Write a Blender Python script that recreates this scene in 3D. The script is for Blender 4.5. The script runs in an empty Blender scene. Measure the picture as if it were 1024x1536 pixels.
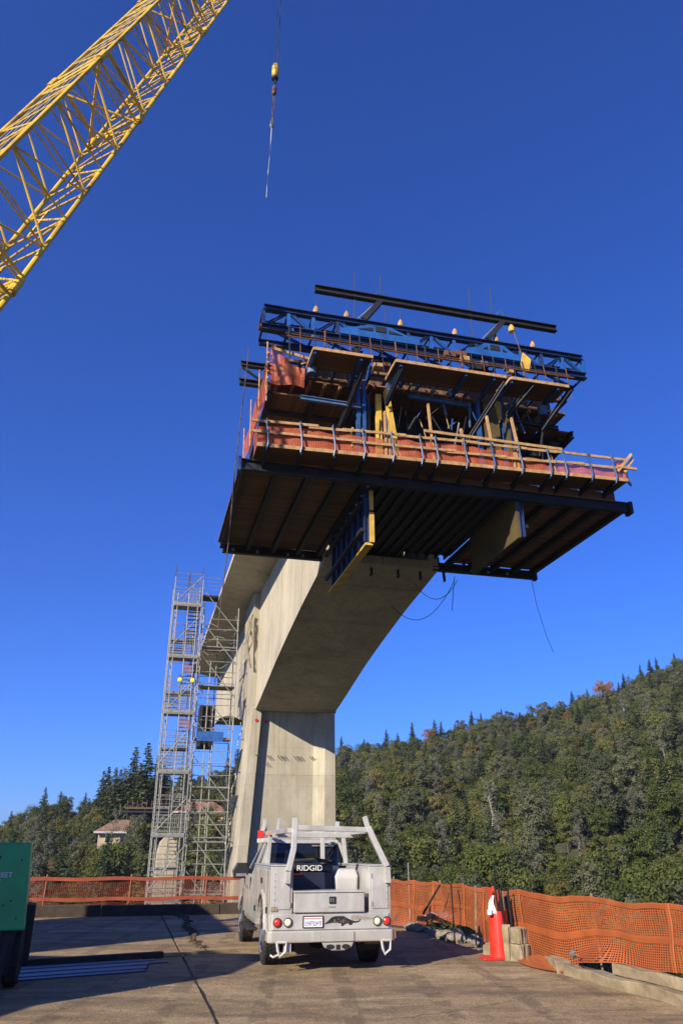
import bpy, bmesh, math, random
import numpy as np
from mathutils import Vector, Matrix
random.seed(7); rng = np.random.default_rng(7)
sc = bpy.context.scene; COL = sc.collection
PI = math.pi; R = math.radians

# ------------------------------------------------------------------ frames
A = R(14.2); O = (3.92, 26.2); CA, SA = math.cos(A), math.sin(A)
def W(q, s, z): return (O[0]+q*CA-s*SA, O[1]+q*SA+s*CA, z)     # bridge frame (across, along, up) to world
def toB(x, y): 
    dx, dy = x-O[0], y-O[1]
    return (dx*CA+dy*SA, -dx*SA+dy*CA)

# ------------------------------------------------------------------ mesh builder
class MB:
    def __init__(s): s.v=[]; s.f=[]; s.uv={}
    def add(s, vs, fs):
        n=len(s.v); s.v+= [tuple(p) for p in vs]; s.f += [tuple(i+n for i in f) for f in fs]; return s
    def box(s, x0,x1,y0,y1,z0,z1):
        return s.add([(x0,y0,z0),(x1,y0,z0),(x1,y1,z0),(x0,y1,z0),(x0,y0,z1),(x1,y0,z1),(x1,y1,z1),(x0,y1,z1)],
              [(0,3,2,1),(4,5,6,7),(0,1,5,4),(1,2,6,5),(2,3,7,6),(3,0,4,7)])
    def bar(s, a, b, w, h=None, up=(0,0,1)):
        h = w if h is None else h
        a=Vector(a); b=Vector(b); d=(b-a).normalized(); u=Vector(up)
        if abs(d.dot(u))>.98: u=Vector((0,1,0)) if abs(d.y)<.9 else Vector((1,0,0))
        r=d.cross(u).normalized(); u=r.cross(d).normalized()
        vs=[]
        for p in (a,b):
            for (i,j) in ((-1,-1),(1,-1),(1,1),(-1,1)): vs.append(p+r*(i*w/2)+u*(j*h/2))
        return s.add(vs,[(0,1,2,3),(7,6,5,4),(0,4,5,1),(1,5,6,2),(2,6,7,3),(3,7,4,0)])
    def tube(s, pts, r, n=6, cap=True):
        pts=[Vector(p) for p in pts]; rs = r if isinstance(r,(list,tuple)) else [r]*len(pts)
        vs=[]; fs=[]; prev=None
        for i,p in enumerate(pts):
            d=(pts[min(i+1,len(pts)-1)]-pts[max(i-1,0)])
            d = d.normalized() if d.length>1e-9 else Vector((0,0,1))
            if prev is None:
                u = Vector((0,0,1)) if abs(d.z)<.9 else Vector((1,0,0))
            else: u=prev
            a=d.cross(u)
            if a.length<1e-6: a=d.orthogonal()
            a.normalize(); b=a.cross(d).normalized(); prev=b
            for k in range(n):
                t=2*PI*k/n; vs.append(p+a*(rs[i]*math.cos(t))+b*(rs[i]*math.sin(t)))
        for i in range(len(pts)-1):
            for k in range(n):
                k2=(k+1)%n; fs.append((i*n+k,i*n+k2,(i+1)*n+k2,(i+1)*n+k))
        if cap:
            fs.append(tuple(range(n))[::-1]); fs.append(tuple((len(pts)-1)*n+k for k in range(n)))
        return s.add(vs,fs)
    def prism(s, poly, axis, c0, c1):
        """poly: 2-D points in the two other axes (in order), extruded along axis from c0 to c1"""
        def P(p,c):
            return (c,p[0],p[1]) if axis=='x' else (p[0],c,p[1]) if axis=='y' else (p[0],p[1],c)
        n=len(poly)
        vs=[P(p,c0) for p in poly]+[P(p,c1) for p in poly]
        fs=[tuple(range(n)), tuple(range(2*n-1,n-1,-1))]
        for i in range(n):
            j=(i+1)%n; fs.append((i,i+n,j+n,j))
        return s.add(vs,fs)
    def loft(s, rings, cap=True):
        n=len(rings[0]); vs=[p for r in rings for p in r]; fs=[]
        for i in range(len(rings)-1):
            for k in range(n):
                k2=(k+1)%n; fs.append((i*n+k,i*n+k2,(i+1)*n+k2,(i+1)*n+k))
        if cap: fs.append(tuple(range(n))[::-1]); fs.append(tuple((len(rings)-1)*n+k for k in range(n)))
        return s.add(vs,fs)
    def lathe(s, prof, c=(0,0,0), n=20, axis='z'):
        vs=[]; fs=[]
        for (r,h) in prof:
            for k in range(n):
                t=2*PI*k/n; x,y=r*math.cos(t),r*math.sin(t)
                p=(x,y,h) if axis=='z' else (h,x,y) if axis=='x' else (x,h,y)
                vs.append((p[0]+c[0],p[1]+c[1],p[2]+c[2]))
        m=len(prof)
        for i in range(m-1):
            for k in range(n):
                k2=(k+1)%n; fs.append((i*n+k,i*n+k2,(i+1)*n+k2,(i+1)*n+k))
        fs.append(tuple(range(n))[::-1]); fs.append(tuple((m-1)*n+k for k in range(n)))
        return s.add(vs,fs)
    def grid(s, fn, nu, nv):
        vs=[];fs=[]
        for j in range(nv+1):
            for i in range(nu+1): vs.append(fn(i/nu,j/nv))
        for j in range(nv):
            for i in range(nu):
                a=j*(nu+1)+i; fs.append((a,a+1,a+nu+2,a+nu+1))
        return s.add(vs,fs)
    def build(s, name, mat, parent=None, bevel=0, smooth=False, off=(0,0,0), seg=2):
        me=bpy.data.meshes.new(name)
        o3=Vector(off)
        me.from_pydata([tuple(Vector(p)-o3) for p in s.v],[],s.f); me.update()
        bm=bmesh.new(); bm.from_mesh(me); bmesh.ops.recalc_face_normals(bm,faces=bm.faces); bm.to_mesh(me); bm.free()
        if mat: me.materials.append(mat)
        o=bpy.data.objects.new(name,me); COL.objects.link(o)
        if parent: o.parent=parent
        if bevel:
            m=o.modifiers.new('bevel','BEVEL'); m.width=bevel; m.segments=seg; m.limit_method='ANGLE'; m.angle_limit=R(35)
        if smooth:
            for p in me.polygons: p.use_smooth=True
        return o
def tag(o,label=None,cat=None,group=None,kind=None):
    if label: o['label']=label
    if cat: o['category']=cat
    if group: o['group']=group
    if kind: o['kind']=kind
    return o
def thing(name,label,cat,loc=(0,0,0),rz=0,group=None):
    o=bpy.data.objects.new(name,None); COL.objects.link(o); o.location=loc; o.rotation_euler=(0,0,rz); o.empty_display_size=.3
    return tag(o,label,cat,group)
def thingB(name,label,cat,q,s,z,group=None): return thing(name,label,cat,W(q,s,z),A,group)
def copy_tree(o,parent=None):
    c=o.copy(); COL.objects.link(c)
    if parent: c.parent=parent
    for ch in list(o.children): copy_tree(ch,c)
    return c
def text_obj(name,body,size,mat,parent,loc,rot,depth=.004,align='CENTER',xs=1):
    cu=bpy.data.curves.new(name,'FONT'); cu.body=body; cu.size=size; cu.extrude=depth; cu.align_x=align
    t=bpy.data.objects.new(name+'_tmp',cu); COL.objects.link(t)
    dg=bpy.context.evaluated_depsgraph_get(); me=bpy.data.meshes.new_from_object(t.evaluated_get(dg))
    bpy.data.objects.remove(t); me.name=name; me.materials.clear(); me.materials.append(mat)
    o=bpy.data.objects.new(name,me); COL.objects.link(o); o.parent=parent; o.location=loc; o.rotation_euler=rot; o.scale=(xs,1,1)
    return o

# ------------------------------------------------------------------ materials
ALB=.84        # measured reflectances scaled together
MADE=[]
def newmat(name):
    m=bpy.data.materials.new(name); m.use_nodes=True; MADE.append(m)
    nt=m.node_tree; b=nt.nodes['Principled BSDF']; return m,nt,b
def N(nt,t,**k):
    n=nt.nodes.new(t)
    for a,v in k.items(): setattr(n,a,v)
    return n
def ramp(nt,fac,stops):
    r=N(nt,'ShaderNodeValToRGB'); e=r.color_ramp.elements
    while len(e)>1: e.remove(e[-1])
    e[0].position=stops[0][0]; e[0].color=(*stops[0][1],1)
    for p,c in stops[1:]:
        x=e.new(p); x.color=(*c,1)
    nt.links.new(fac,r.inputs[0]); return r.outputs[0]
def coords(nt,scale=(1,1,1),kind='Object',rot=(0,0,0)):
    tc=N(nt,'ShaderNodeTexCoord'); mp=N(nt,'ShaderNodeMapping'); mp.inputs['Scale'].default_value=scale; mp.inputs['Rotation'].default_value=rot
    nt.links.new(tc.outputs[kind],mp.inputs[0]); return mp.outputs[0]
def noise(nt,vec,scale,detail=5,rough=.55):
    n=N(nt,'ShaderNodeTexNoise'); n.inputs['Scale'].default_value=scale; n.inputs['Detail'].default_value=detail; n.inputs['Roughness'].default_value=rough
    nt.links.new(vec,n.inputs['Vector']); return n.outputs[0]
def mix(nt,fac,a,b,mode='MIX'):
    m=N(nt,'ShaderNodeMix'); m.data_type='RGBA'; m.blend_type=mode
    for sock,val in ((m.inputs[0],fac),(m.inputs[6],a),(m.inputs[7],b)):
        if isinstance(val,(int,float)): sock.default_value=val
        elif isinstance(val,tuple): sock.default_value=(*val,1)
        else: nt.links.new(val,sock)
    return m.outputs[2]
def math_(nt,op,a,b=0,c=0):
    m=N(nt,'ShaderNodeMath'); m.operation=op
    for i,val in enumerate((a,b,c)):
        if isinstance(val,(int,float)): m.inputs[i].default_value=val
        else: nt.links.new(val,m.inputs[i])
    return m.outputs[0]
def bump(nt,b,h,strength=.3,dist=.02):
    n=N(nt,'ShaderNodeBump'); n.inputs['Strength'].default_value=strength; n.inputs['Distance'].default_value=dist
    nt.links.new(h,n.inputs['Height']); nt.links.new(n.outputs[0],b.inputs['Normal'])
def paint(name,c,rough=.5,metal=0,var=.25,scale=3,bumpy=0,dirt=None,dirt_amt=.5):
    m,nt,b=newmat(name); v=coords(nt); n=noise(nt,v,scale,6)
    lo=tuple(x*(1-var) for x in c); hi=tuple(min(1,x*(1+var)) for x in c)
    col=ramp(nt,n,[(.3,lo),(.7,hi)])
    if dirt:
        n2=noise(nt,v,scale*.45,8,.7); f=ramp(nt,n2,[(.5,(0,0,0)),(.68,(dirt_amt,)*3)]); col=mix(nt,f,col,dirt)
    nt.links.new(col,b.inputs['Base Color']); b.inputs['Roughness'].default_value=rough; b.inputs['Metallic'].default_value=metal
    if bumpy: bump(nt,b,noise(nt,v,scale*6,4),bumpy)
    return m
def plank_mat(name,c,axis,width,rough=.8,var=.35):
    """boards whose joints run across `axis`"""
    m,nt,b=newmat(name); tc=N(nt,'ShaderNodeTexCoord'); sp=N(nt,'ShaderNodeSeparateXYZ'); nt.links.new(tc.outputs['Object'],sp.inputs[0])
    x=math_(nt,'DIVIDE',sp.outputs[axis],width); fl=math_(nt,'FLOOR',x); fr=math_(nt,'FRACT',x)
    wn=N(nt,'ShaderNodeTexWhiteNoise'); wn.noise_dimensions='1D'; nt.links.new(fl,wn.inputs['W'])
    sc3=[1.5,1.5,1.5]; sc3[axis]=14
    g=noise(nt,coords(nt,tuple(sc3)),2.2,6)
    t=math_(nt,'ADD',math_(nt,'MULTIPLY',wn.outputs[0],.5),math_(nt,'MULTIPLY',g,.5))
    col=ramp(nt,t,[(.2,tuple(v*(1-var) for v in c)),(.8,tuple(v*(1+var) for v in c))])
    gap=math_(nt,'LESS_THAN',fr,.07); col=mix(nt,gap,col,tuple(v*.12 for v in c))
    nt.links.new(col,b.inputs['Base Color']); b.inputs['Roughness'].default_value=rough
    bump(nt,b,math_(nt,'MULTIPLY',gap,-1),.6,.02); return m

M={}
M['blue_dark']=paint('dark_blue_steel',(.005,.009,.020),.7,0,.5,2,dirt=(.05,.04,.03))
M['blue']=paint('blue_steel',(.012,.075,.26),.55,0,.4,2.5,dirt=(.04,.05,.07))
M['blue_pale']=paint('pale_blue_steel',(.06,.13,.26),.45,.1,.35,3,dirt=(.2,.2,.2))
M['blue_deep']=paint('deep_blue_steel',(.008,.03,.11),.6,0,.4,2)
M['blue_mid']=paint('mid_blue_steel',(.014,.10,.36),.5,0,.3,2,dirt=(.02,.05,.12))
M['black']=paint('black_steel',(.010,.010,.011),.7,0,.5,4)
M['lumber']=paint('lumber',(.42,.25,.105),.8,0,.35,5)
M['ply']=paint('yellow_plywood',(.62,.40,.06),.7,0,.3,2,dirt=(.25,.17,.07))
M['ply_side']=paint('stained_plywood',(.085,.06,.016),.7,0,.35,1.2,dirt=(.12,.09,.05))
M['planks_q']=plank_mat('brown_planks',(.165,.085,.038),0,.20)
M['planks_s']=plank_mat('brown_boards',(.175,.09,.04),1,.22)
M['crane']=paint('crane_yellow',(.74,.475,.03),.45,0,.18,1.6,dirt=(.20,.11,.035),dirt_amt=.7)
M['galv']=paint('galvanised_steel',(.27,.27,.26),.6,.25,.3,6)
M['galv_dk']=paint('scaffold_deck',(.20,.21,.21),.7,.1,.3,4)
M['white']=None
M['rubber']=paint('tyre_rubber',(.018,.018,.018),.85,0,.4,8,.3,dirt=(.09,.075,.06))
M['plastic']=paint('black_plastic',(.015,.015,.017),.5,0,.3,8)
M['red']=paint('red_plastic',(.58,.028,.014),.42,0,.12,5,dirt=(.45,.10,.06),dirt_amt=.3)
M['rope']=paint('rope',(.10,.07,.06),.9,0,.3,10)
M['wire']=paint('dark_wire',(.03,.03,.035),.7,0,.3,10)
M['hook']=paint('rusty_steel',(.16,.07,.04),.7,.2,.4,10)
M['navy']=paint('navy_tool_box',(.008,.012,.03),.5,0,.4,5)
M['letter']=paint('white_letters',(.8,.8,.8),.5,0,.05,5)
M['handle_red']=paint('red_handle',(.75,.07,.03),.4,0,.1,5)
M['chrome']=paint('wheel_alloy',(.5,.5,.52),.3,.8,.2,5)
M['tank']=paint('white_tank',(.50,.50,.48),.45,0,.08,3)
M['tarp']=paint('blue_tarp',(.02,.10,.36),.5,0,.4,5)
M['yellow']=paint('bright_yellow',(.80,.72,.02),.5,0,.1,5)
M['stone']=paint('rubble_stone',(.24,.21,.16),.9,0,.45,6,.6)
M['wblock']=paint('weathered_timber',(.27,.22,.14),.85,0,.45,5,.5)
M['wlog']=paint('pale_timber',(.26,.21,.13),.85,0,.4,3,.5,dirt=(.2,.17,.11))
M['sheet']=paint('blue_grey_sheet',(.045,.065,.10),.45,.2,.35,2)
M['dark_dirt']=paint('dark_dirt',(.07,.05,.03),.95,0,.4,8)
M['kerb']=paint('dark_timber',(.05,.036,.024),.9,0,.4,4,.4)
M['green']=paint('green_paint',(.012,.36,.11),.4,0,.2,1.5,dirt=(.02,.12,.05),dirt_amt=.4)

def white_paint():
    m,nt,b=newmat('white_truck_paint'); v=coords(nt)
    n=noise(nt,v,2.2,7,.65); n2=noise(nt,coords(nt,(3,3,.7)),3,6)
    col=ramp(nt,n,[(.35,(.35,.35,.335)),(.6,(.48,.48,.46))])
    f=ramp(nt,n2,[(.48,(0,0,0)),(.72,(.6,.6,.6))]); col=mix(nt,f,col,(.33,.31,.26))
    sp=N(nt,'ShaderNodeSeparateXYZ'); tc=N(nt,'ShaderNodeTexCoord'); nt.links.new(tc.outputs['Object'],sp.inputs[0]); low=ramp(nt,math_(nt,'ADD',math_(nt,'MULTIPLY',sp.outputs[2],-1.1),math_(nt,'ADD',n,.42)),[(.35,(0,0,0)),(.75,(.7,.7,.7))]); col=mix(nt,low,col,(.26,.225,.17))
    nt.links.new(col,b.inputs['Base Color']); b.inputs['Roughness'].default_value=.28; b.inputs['Coat Weight'].default_value=.3
    return m
M['white']=white_paint()
def glassm():
    m,nt,b=newmat('dark_glass'); b.inputs['Base Color'].default_value=(.008,.010,.012,1); b.inputs['Roughness'].default_value=.06; b.inputs['IOR'].default_value=1.5; return m
M['glass']=glassm()
def lens(name,c):
    m,nt,b=newmat(name); b.inputs['Base Color'].default_value=(*c,1); b.inputs['Roughness'].default_value=.15; b.inputs['Coat Weight'].default_value=.5
    v=coords(nt); n=noise(nt,v,60,2); bump(nt,b,n,.4,.01); return m
M['amber']=lens('amber_lens',(.35,.16,.05)); M['lens_red']=lens('red_lens',(.6,.02,.015)); M['lens_clear']=lens('pale_lens',(.62,.66,.45))

def concrete(name,base,seg=None,streak=True):
    m,nt,b=newmat(name); v=coords(nt)
    n1=noise(nt,v,.35,8,.62); n2=noise(nt,coords(nt,(1.2,1.2,.10)),1.6,7,.65); n3=noise(nt,v,9,6,.6)
    t=math_(nt,'ADD',math_(nt,'MULTIPLY',n1,.45),math_(nt,'ADD',math_(nt,'MULTIPLY',n2,.40 if streak else .1),math_(nt,'MULTIPLY',n3,.15 if streak else .45)))
    col=ramp(nt,t,[(.33,tuple(x*.52 for x in base)),(.47,tuple(x*.88 for x in base)),(.56,base),(.68,tuple(min(1,x*1.25) for x in base))])
    n4=noise(nt,coords(nt,(.9,.5,.35)),.9,6,.7); f=ramp(nt,n4,[(.56,(0,0,0)),(.70,(.55,.55,.55))]); col=mix(nt,f,col,(base[0]*.85,base[1]*.68,base[2]*.42))
    tc=N(nt,'ShaderNodeTexCoord'); sp=N(nt,'ShaderNodeSeparateXYZ'); nt.links.new(tc.outputs['Object'],sp.inputs[0])
    wob=math_(nt,'MULTIPLY',noise(nt,v,1.2,3),.12)
    if seg:
        ax,L,wd,d=seg
        fr=math_(nt,'FRACT',math_(nt,'DIVIDE',math_(nt,'ADD',sp.outputs[ax],wob),L))
        ln=math_(nt,'LESS_THAN',math_(nt,'ABSOLUTE',math_(nt,'SUBTRACT',fr,.5)),wd/L)
        col=mix(nt,math_(nt,'MULTIPLY',ln,d),col,tuple(x*.25 for x in base))
        fl=math_(nt,'FLOOR',math_(nt,'ADD',math_(nt,'DIVIDE',math_(nt,'ADD',sp.outputs[ax],wob),L),.5))
        wn=N(nt,'ShaderNodeTexWhiteNoise'); wn.noise_dimensions='1D'; nt.links.new(fl,wn.inputs['W'])
        col=mix(nt,math_(nt,'MULTIPLY',wn.outputs[0],.28),col,tuple(x*.45 for x in base))
    for ax2,L2,w2,d2 in ((1,1.22,.012,.22),(2,2.44,.012,.28)):
        fr2=math_(nt,'FRACT',math_(nt,'DIVIDE',math_(nt,'ADD',sp.outputs[ax2],math_(nt,'MULTIPLY',wob,.15)),L2))
        col=mix(nt,math_(nt,'MULTIPLY',math_(nt,'LESS_THAN',fr2,w2/L2*2),d2),col,tuple(x*.3 for x in base))
    n7=noise(nt,coords(nt,(2.2,2.2,.07)),2.0,5,.6); f7=ramp(nt,n7,[(.54,(0,0,0)),(.66,(.5,.5,.5))]); col=mix(nt,f7,col,tuple(x*.55 for x in base))
    n8=noise(nt,coords(nt,(1,1,.5)),.5,7,.7); f8=ramp(nt,n8,[(.52,(0,0,0)),(.6,(.28,.28,.28))]); col=mix(nt,f8,col,(.62,.57,.44))
    # pores and form-tie marks
    vo=N(nt,'ShaderNodeTexVoronoi'); vo.inputs['Scale'].default_value=1.1; nt.links.new(v,vo.inputs['Vector'])
    dot=math_(nt,'LESS_THAN',vo.outputs['Distance'],.025); col=mix(nt,math_(nt,'MULTIPLY',dot,.7),col,tuple(x*.2 for x in base))
    nt.links.new(col,b.inputs['Base Color']); b.inputs['Roughness'].default_value=.85
    bump(nt,b,t,.35,.05); return m
M['conc']=concrete('bridge_concrete',(.51,.46,.345),(1,4.6,.03,.6))
M['conc_pier']=concrete('pier_concrete',(.44,.40,.30),(2,4.4,.02,.35))

def net(name,c,cell=.05,cover=.46,trans=.25,streak=.0):
    m,nt,b=newmat(name); uv=N(nt,'ShaderNodeUVMap'); sp=N(nt,'ShaderNodeSeparateXYZ'); nt.links.new(uv.outputs[0],sp.inputs[0])
    fu=math_(nt,'FRACT',math_(nt,'DIVIDE',sp.outputs[0],cell)); fv=math_(nt,'FRACT',math_(nt,'DIVIDE',sp.outputs[1],cell*.7))
    a=math_(nt,'LESS_THAN',fu,cover); bb=math_(nt,'LESS_THAN',fv,cover); al=math_(nt,'MAXIMUM',a,bb)
    # doubled hems: along the top and the middle
    v=coords(nt); n=noise(nt,v,2.2,6)
    col=ramp(nt,n,[(.3,tuple(x*.75 for x in c)),(.7,tuple(min(1,x*1.2) for x in c))])
    nt.links.new(col,b.inputs['Base Color']); b.inputs['Roughness'].default_value=.6
    tr=N(nt,'ShaderNodeBsdfTranslucent'); nt.links.new(col,tr.inputs[0])
    m1=N(nt,'ShaderNodeMixShader'); m1.inputs[0].default_value=trans; nt.links.new(b.outputs[0],m1.inputs[1]); nt.links.new(tr.outputs[0],m1.inputs[2])
    tp=N(nt,'ShaderNodeBsdfTransparent'); m2=N(nt,'ShaderNodeMixShader'); nt.links.new(al,m2.inputs[0]); nt.links.new(tp.outputs[0],m2.inputs[1]); nt.links.new(m1.outputs[0],m2.inputs[2])
    nt.links.new(m2.outputs[0],nt.nodes['Material Output'].inputs[0]); return m
M['net']=net('orange_net',(.47,.125,.034),.05,.46)
M['net_thin']=net('thin_orange_net',(.30,.07,.025),.05,.17,.2)
M['net_red']=net('red_net',(.66,.15,.06),.06,.52,.3)
M['net_pink']=net('faded_pink_net',(.36,.19,.20),.06,.4,.3)
M['net_band']=paint('orange_band',(.78,.20,.04),.6,0,.15,4)
M['net_band_dk']=paint('red_band',(.30,.06,.02),.6,0,.25,2)

def uv_grid(o,nu,nv,du,dv):
    me=o.data; l=me.uv_layers.new(name='UVMap')
    for p in me.polygons:
        for li in p.loop_indices:
            vi=me.loops[li].vertex_index; l.data[li].uv=((vi%(nu+1))*du,(vi//(nu+1))*dv)

# ------------------------------------------------------------------ world and sun
PHI=R(38); ELE=R(27)          # light travels towards +Y turned to +X by PHI
sunvec=Vector((math.sin(PHI)*math.cos(ELE),math.cos(PHI)*math.cos(ELE),-math.sin(ELE)))
w=bpy.data.worlds.new('World'); sc.world=w; w.use_nodes=True; nt=w.node_tree; bg=nt.nodes['Background']
sky=N(nt,'ShaderNodeTexSky'); sky.sky_type='NISHITA'; sky.sun_disc=False; sky.sun_elevation=ELE; sky.sun_rotation=PHI+PI
sky.altitude=400; sky.air_density=1.0; sky.dust_density=.5; sky.ozone_density=4.0
tint=mix(nt,1.0,sky.outputs[0],(.29,.66,1.58),'MULTIPLY')
nt.links.new(tint,bg.inputs[0]); bg.inputs[1].default_value=.066
sd=bpy.data.lights.new('sun','SUN'); sd.energy=5.0; sd.angle=R(.5); sd.color=(1,.87,.68)
so=bpy.data.objects.new('sun',sd); COL.objects.link(so); so.rotation_euler=sunvec.to_track_quat('-Z','Y').to_euler(); so.location=(-40,-40,60)
sc.view_settings.view_transform='Standard'; sc.view_settings.look='None'; sc.view_settings.exposure=.85; sc.view_settings.gamma=1

# ------------------------------------------------------------------ camera
cd=bpy.data.cameras.new('camera'); cam=bpy.data.objects.new('camera',cd); COL.objects.link(cam); sc.camera=cam
cam.location=(0,0,1.55); cam.rotation_euler=(R(90+24),0,0); cd.sensor_fit='VERTICAL'; cd.sensor_height=36; cd.lens=1150/1536*36
cd.clip_start=.05; cd.clip_end=20000

# ------------------------------------------------------------------ terrain
def ip(x,xs,ys): return float(np.interp(x,xs,ys))
RT=[-180,-60,-40,-22.4,-21,-19.6,-17.3,-15,-12.7,-8,-4,-.3,4.3,7.1,10,13.9,18.5,21.4,24.3,30,45,60,180]
RE=[.0,.01,.012,.012,.022,.040,.034,.060,.060,.075,.085,.098,.113,.119,.132,.143,.161,.184,.199,.22,.22,.05,.0]
RD=[500,400,330,300,285,275,265,255,250,280,320,360,380,385,390,395,405,410,415,420,420,420,500]
def fbm(x,y):
    return (math.sin(x*.031+1.3)*math.cos(y*.027-.4)+.5*math.sin(x*.083-y*.061+2)+.3*math.sin(x*.17+y*.15))*1.6
def hgt(x,y):
    r=math.hypot(x,y); th=math.degrees(math.atan2(x,y))
    D=ip(th,RT,RD); hD=1.55+ip(th,RT,RE)*D
    r0,r1=30,100
    if r<r0: z=-3.2
    elif r<r1:
        t=(r-r0)/(r1-r0); t=t*t*(3-2*t); z=-3.2+t*(-19+3.2)
    elif r<D:
        t=(r-r1)/(D-r1); z=-19+(hD+19)*(t**.92*(1.0)+.0)
    else:
        t=min(1,(r-D)/260); t=t*t*(3-2*t); z=hD+t*(-12-hD)
    if r>60: z+=fbm(x,y)*min(1,(r-60)/80)*(1 if r<D-30 else max(.15,min(1,abs(r-D)/30)))
    return z
def ground_mat():
    m,nt,b=newmat('hillside_earth'); v=coords(nt); n=noise(nt,v,.06,8,.6); n2=noise(nt,v,.9,5)
    t=math_(nt,'ADD',math_(nt,'MULTIPLY',n,.6),math_(nt,'MULTIPLY',n2,.4))
    col=ramp(nt,t,[(.35,(.022,.028,.012)),(.52,(.05,.052,.022)),(.66,(.13,.10,.05))])
    nt.links.new(col,b.inputs['Base Color']); b.inputs['Roughness'].default_value=.95; bump(nt,b,n2,.6,.4); return m
def build_terrain():
    ths=[-180+4*i for i in range(34)]+[-46+.7*i for i in range(132)]+[46.5+4*i for i in range(34)]
    ths=[t for t in ths if t<180]
    rs=[0.5,6,14,22,30,36,44,52,62,72,84,96]+[100+8*i for i in range(44)]+[460,480,510,550,600,660,720,900,1300,2000,3000]
    mb=MB(); n=len(ths)
    for r in rs:
        for t in ths:
            x,y=r*math.sin(R(t)),r*math.cos(R(t)); mb.v.append((x,y,hgt(x,y)))
    for i in range(len(rs)-1):
        for k in range(n):
            k2=(k+1)%n; mb.f.append((i*n+k,i*n+k2,(i+1)*n+k2,(i+1)*n+k))
    mb.f.append(tuple(range(n)))
    o=mb.build('ground',ground_mat(),smooth=True); tag(o,kind='structure')
build_terrain()

# ------------------------------------------------------------------ work pad
def pad_mat():
    m,nt,b=newmat('dirty_concrete'); v=coords(nt)
    n1=noise(nt,v,.45,8,.65); n2=noise(nt,v,5,8,.7); n3=noise(nt,coords(nt,(.9,2.0,1),rot=(0,0,.25)),1.1,8,.72); n4=noise(nt,v,38,4,.6)
    t=math_(nt,'ADD',math_(nt,'ADD',math_(nt,'MULTIPLY',n1,.4),math_(nt,'MULTIPLY',n3,.3)),math_(nt,'ADD',math_(nt,'MULTIPLY',n2,.2),math_(nt,'MULTIPLY',n4,.1)))
    col=ramp(nt,t,[(.34,(.10,.068,.034)),(.46,(.24,.170,.088)),(.54,(.375,.275,.148)),(.66,(.56,.44,.27))])
    n10=noise(nt,v,26,5,.75); sp2=ramp(nt,n10,[(.36,(.45,.45,.45)),(.5,(1,1,1)),(.66,(1.45,1.42,1.35))]); col=mix(nt,.75,col,sp2,'MULTIPLY')
    # pale grit
    vo=N(nt,'ShaderNodeTexVoronoi'); vo.inputs['Scale'].default_value=6; nt.links.new(v,vo.inputs['Vector'])
    gr=math_(nt,'LESS_THAN',vo.outputs['Distance'],.045); pk=math_(nt,'GREATER_THAN',noise(nt,v,2.3,3),.56)
    col=mix(nt,math_(nt,'MULTIPLY',math_(nt,'MULTIPLY',gr,pk),.8),col,(.5,.44,.34))
    # scraped pale scuffs across the slab
    n5=noise(nt,coords(nt,(.7,3.5,1),rot=(0,0,-.15)),1.3,8,.7); sc_=ramp(nt,n5,[(.60,(0,0,0)),(.70,(.45,.45,.45))]); col=mix(nt,sc_,col,(.42,.34,.22))
    n9=noise(nt,coords(nt,(.45,1.5,1),rot=(0,0,-.22)),.8,8,.7); st_=ramp(nt,n9,[(.50,(0,0,0)),(.60,(.55,.55,.55))]); col=mix(nt,st_,col,(.095,.065,.036))
    wv=N(nt,'ShaderNodeTexWave'); wv.inputs['Scale'].default_value=.32; wv.inputs['Distortion'].default_value=2.5; wv.inputs['Detail'].default_value=3; wv.inputs['Detail Scale'].default_value=.6; nt.links.new(coords(nt,(1,.18,1),rot=(0,0,-.25)),wv.inputs['Vector'])
    ty=ramp(nt,wv.outputs[0],[(.86,(0,0,0)),(.94,(.4,.4,.4))]); brk=noise(nt,v,1.7,5); col=mix(nt,math_(nt,'MULTIPLY',ty,math_(nt,'GREATER_THAN',brk,.48)),col,(.06,.042,.026))
    # damp dark patches
    n6=noise(nt,v,.8,6,.6); dk=ramp(nt,n6,[(.60,(0,0,0)),(.70,(.5,.5,.5))]); col=mix(nt,dk,col,(.06,.045,.03))
    nt.links.new(col,b.inputs['Base Color']); b.inputs['Roughness'].default_value=.92
    h=math_(nt,'ADD',math_(nt,'MULTIPLY',n2,.6),math_(nt,'MULTIPLY',n4,.4)); bump(nt,b,math_(nt,'ADD',h,math_(nt,'MULTIPLY',n10,.5)),.8,.035); return m
M['pad']=pad_mat()
mb=MB()
QJ=-9.2
def padblock(q0,q1,s0,s1,dz=0):
    P=[W(q0,s0,0),W(q1,s0,0),W(q1,s1,0),W(q0,s1,0)]
    mb.add([(p[0],p[1],-3) for p in P]+[(p[0],p[1],dz) for p in P],[(3,2,1,0),(4,5,6,7),(0,1,5,4),(1,2,6,5),(2,3,7,6),(3,0,4,7)])
padblock(-60,QJ-.012,-75,-10.55); padblock(QJ+.012,-3.45,-75,-10.55,.004); padblock(-60,QJ-.02,-10.51,.35,-.004); padblock(QJ+.02,-3.45,-10.51,.35)
tag(mb.build('work_pad',M['pad']),kind='structure')
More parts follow.
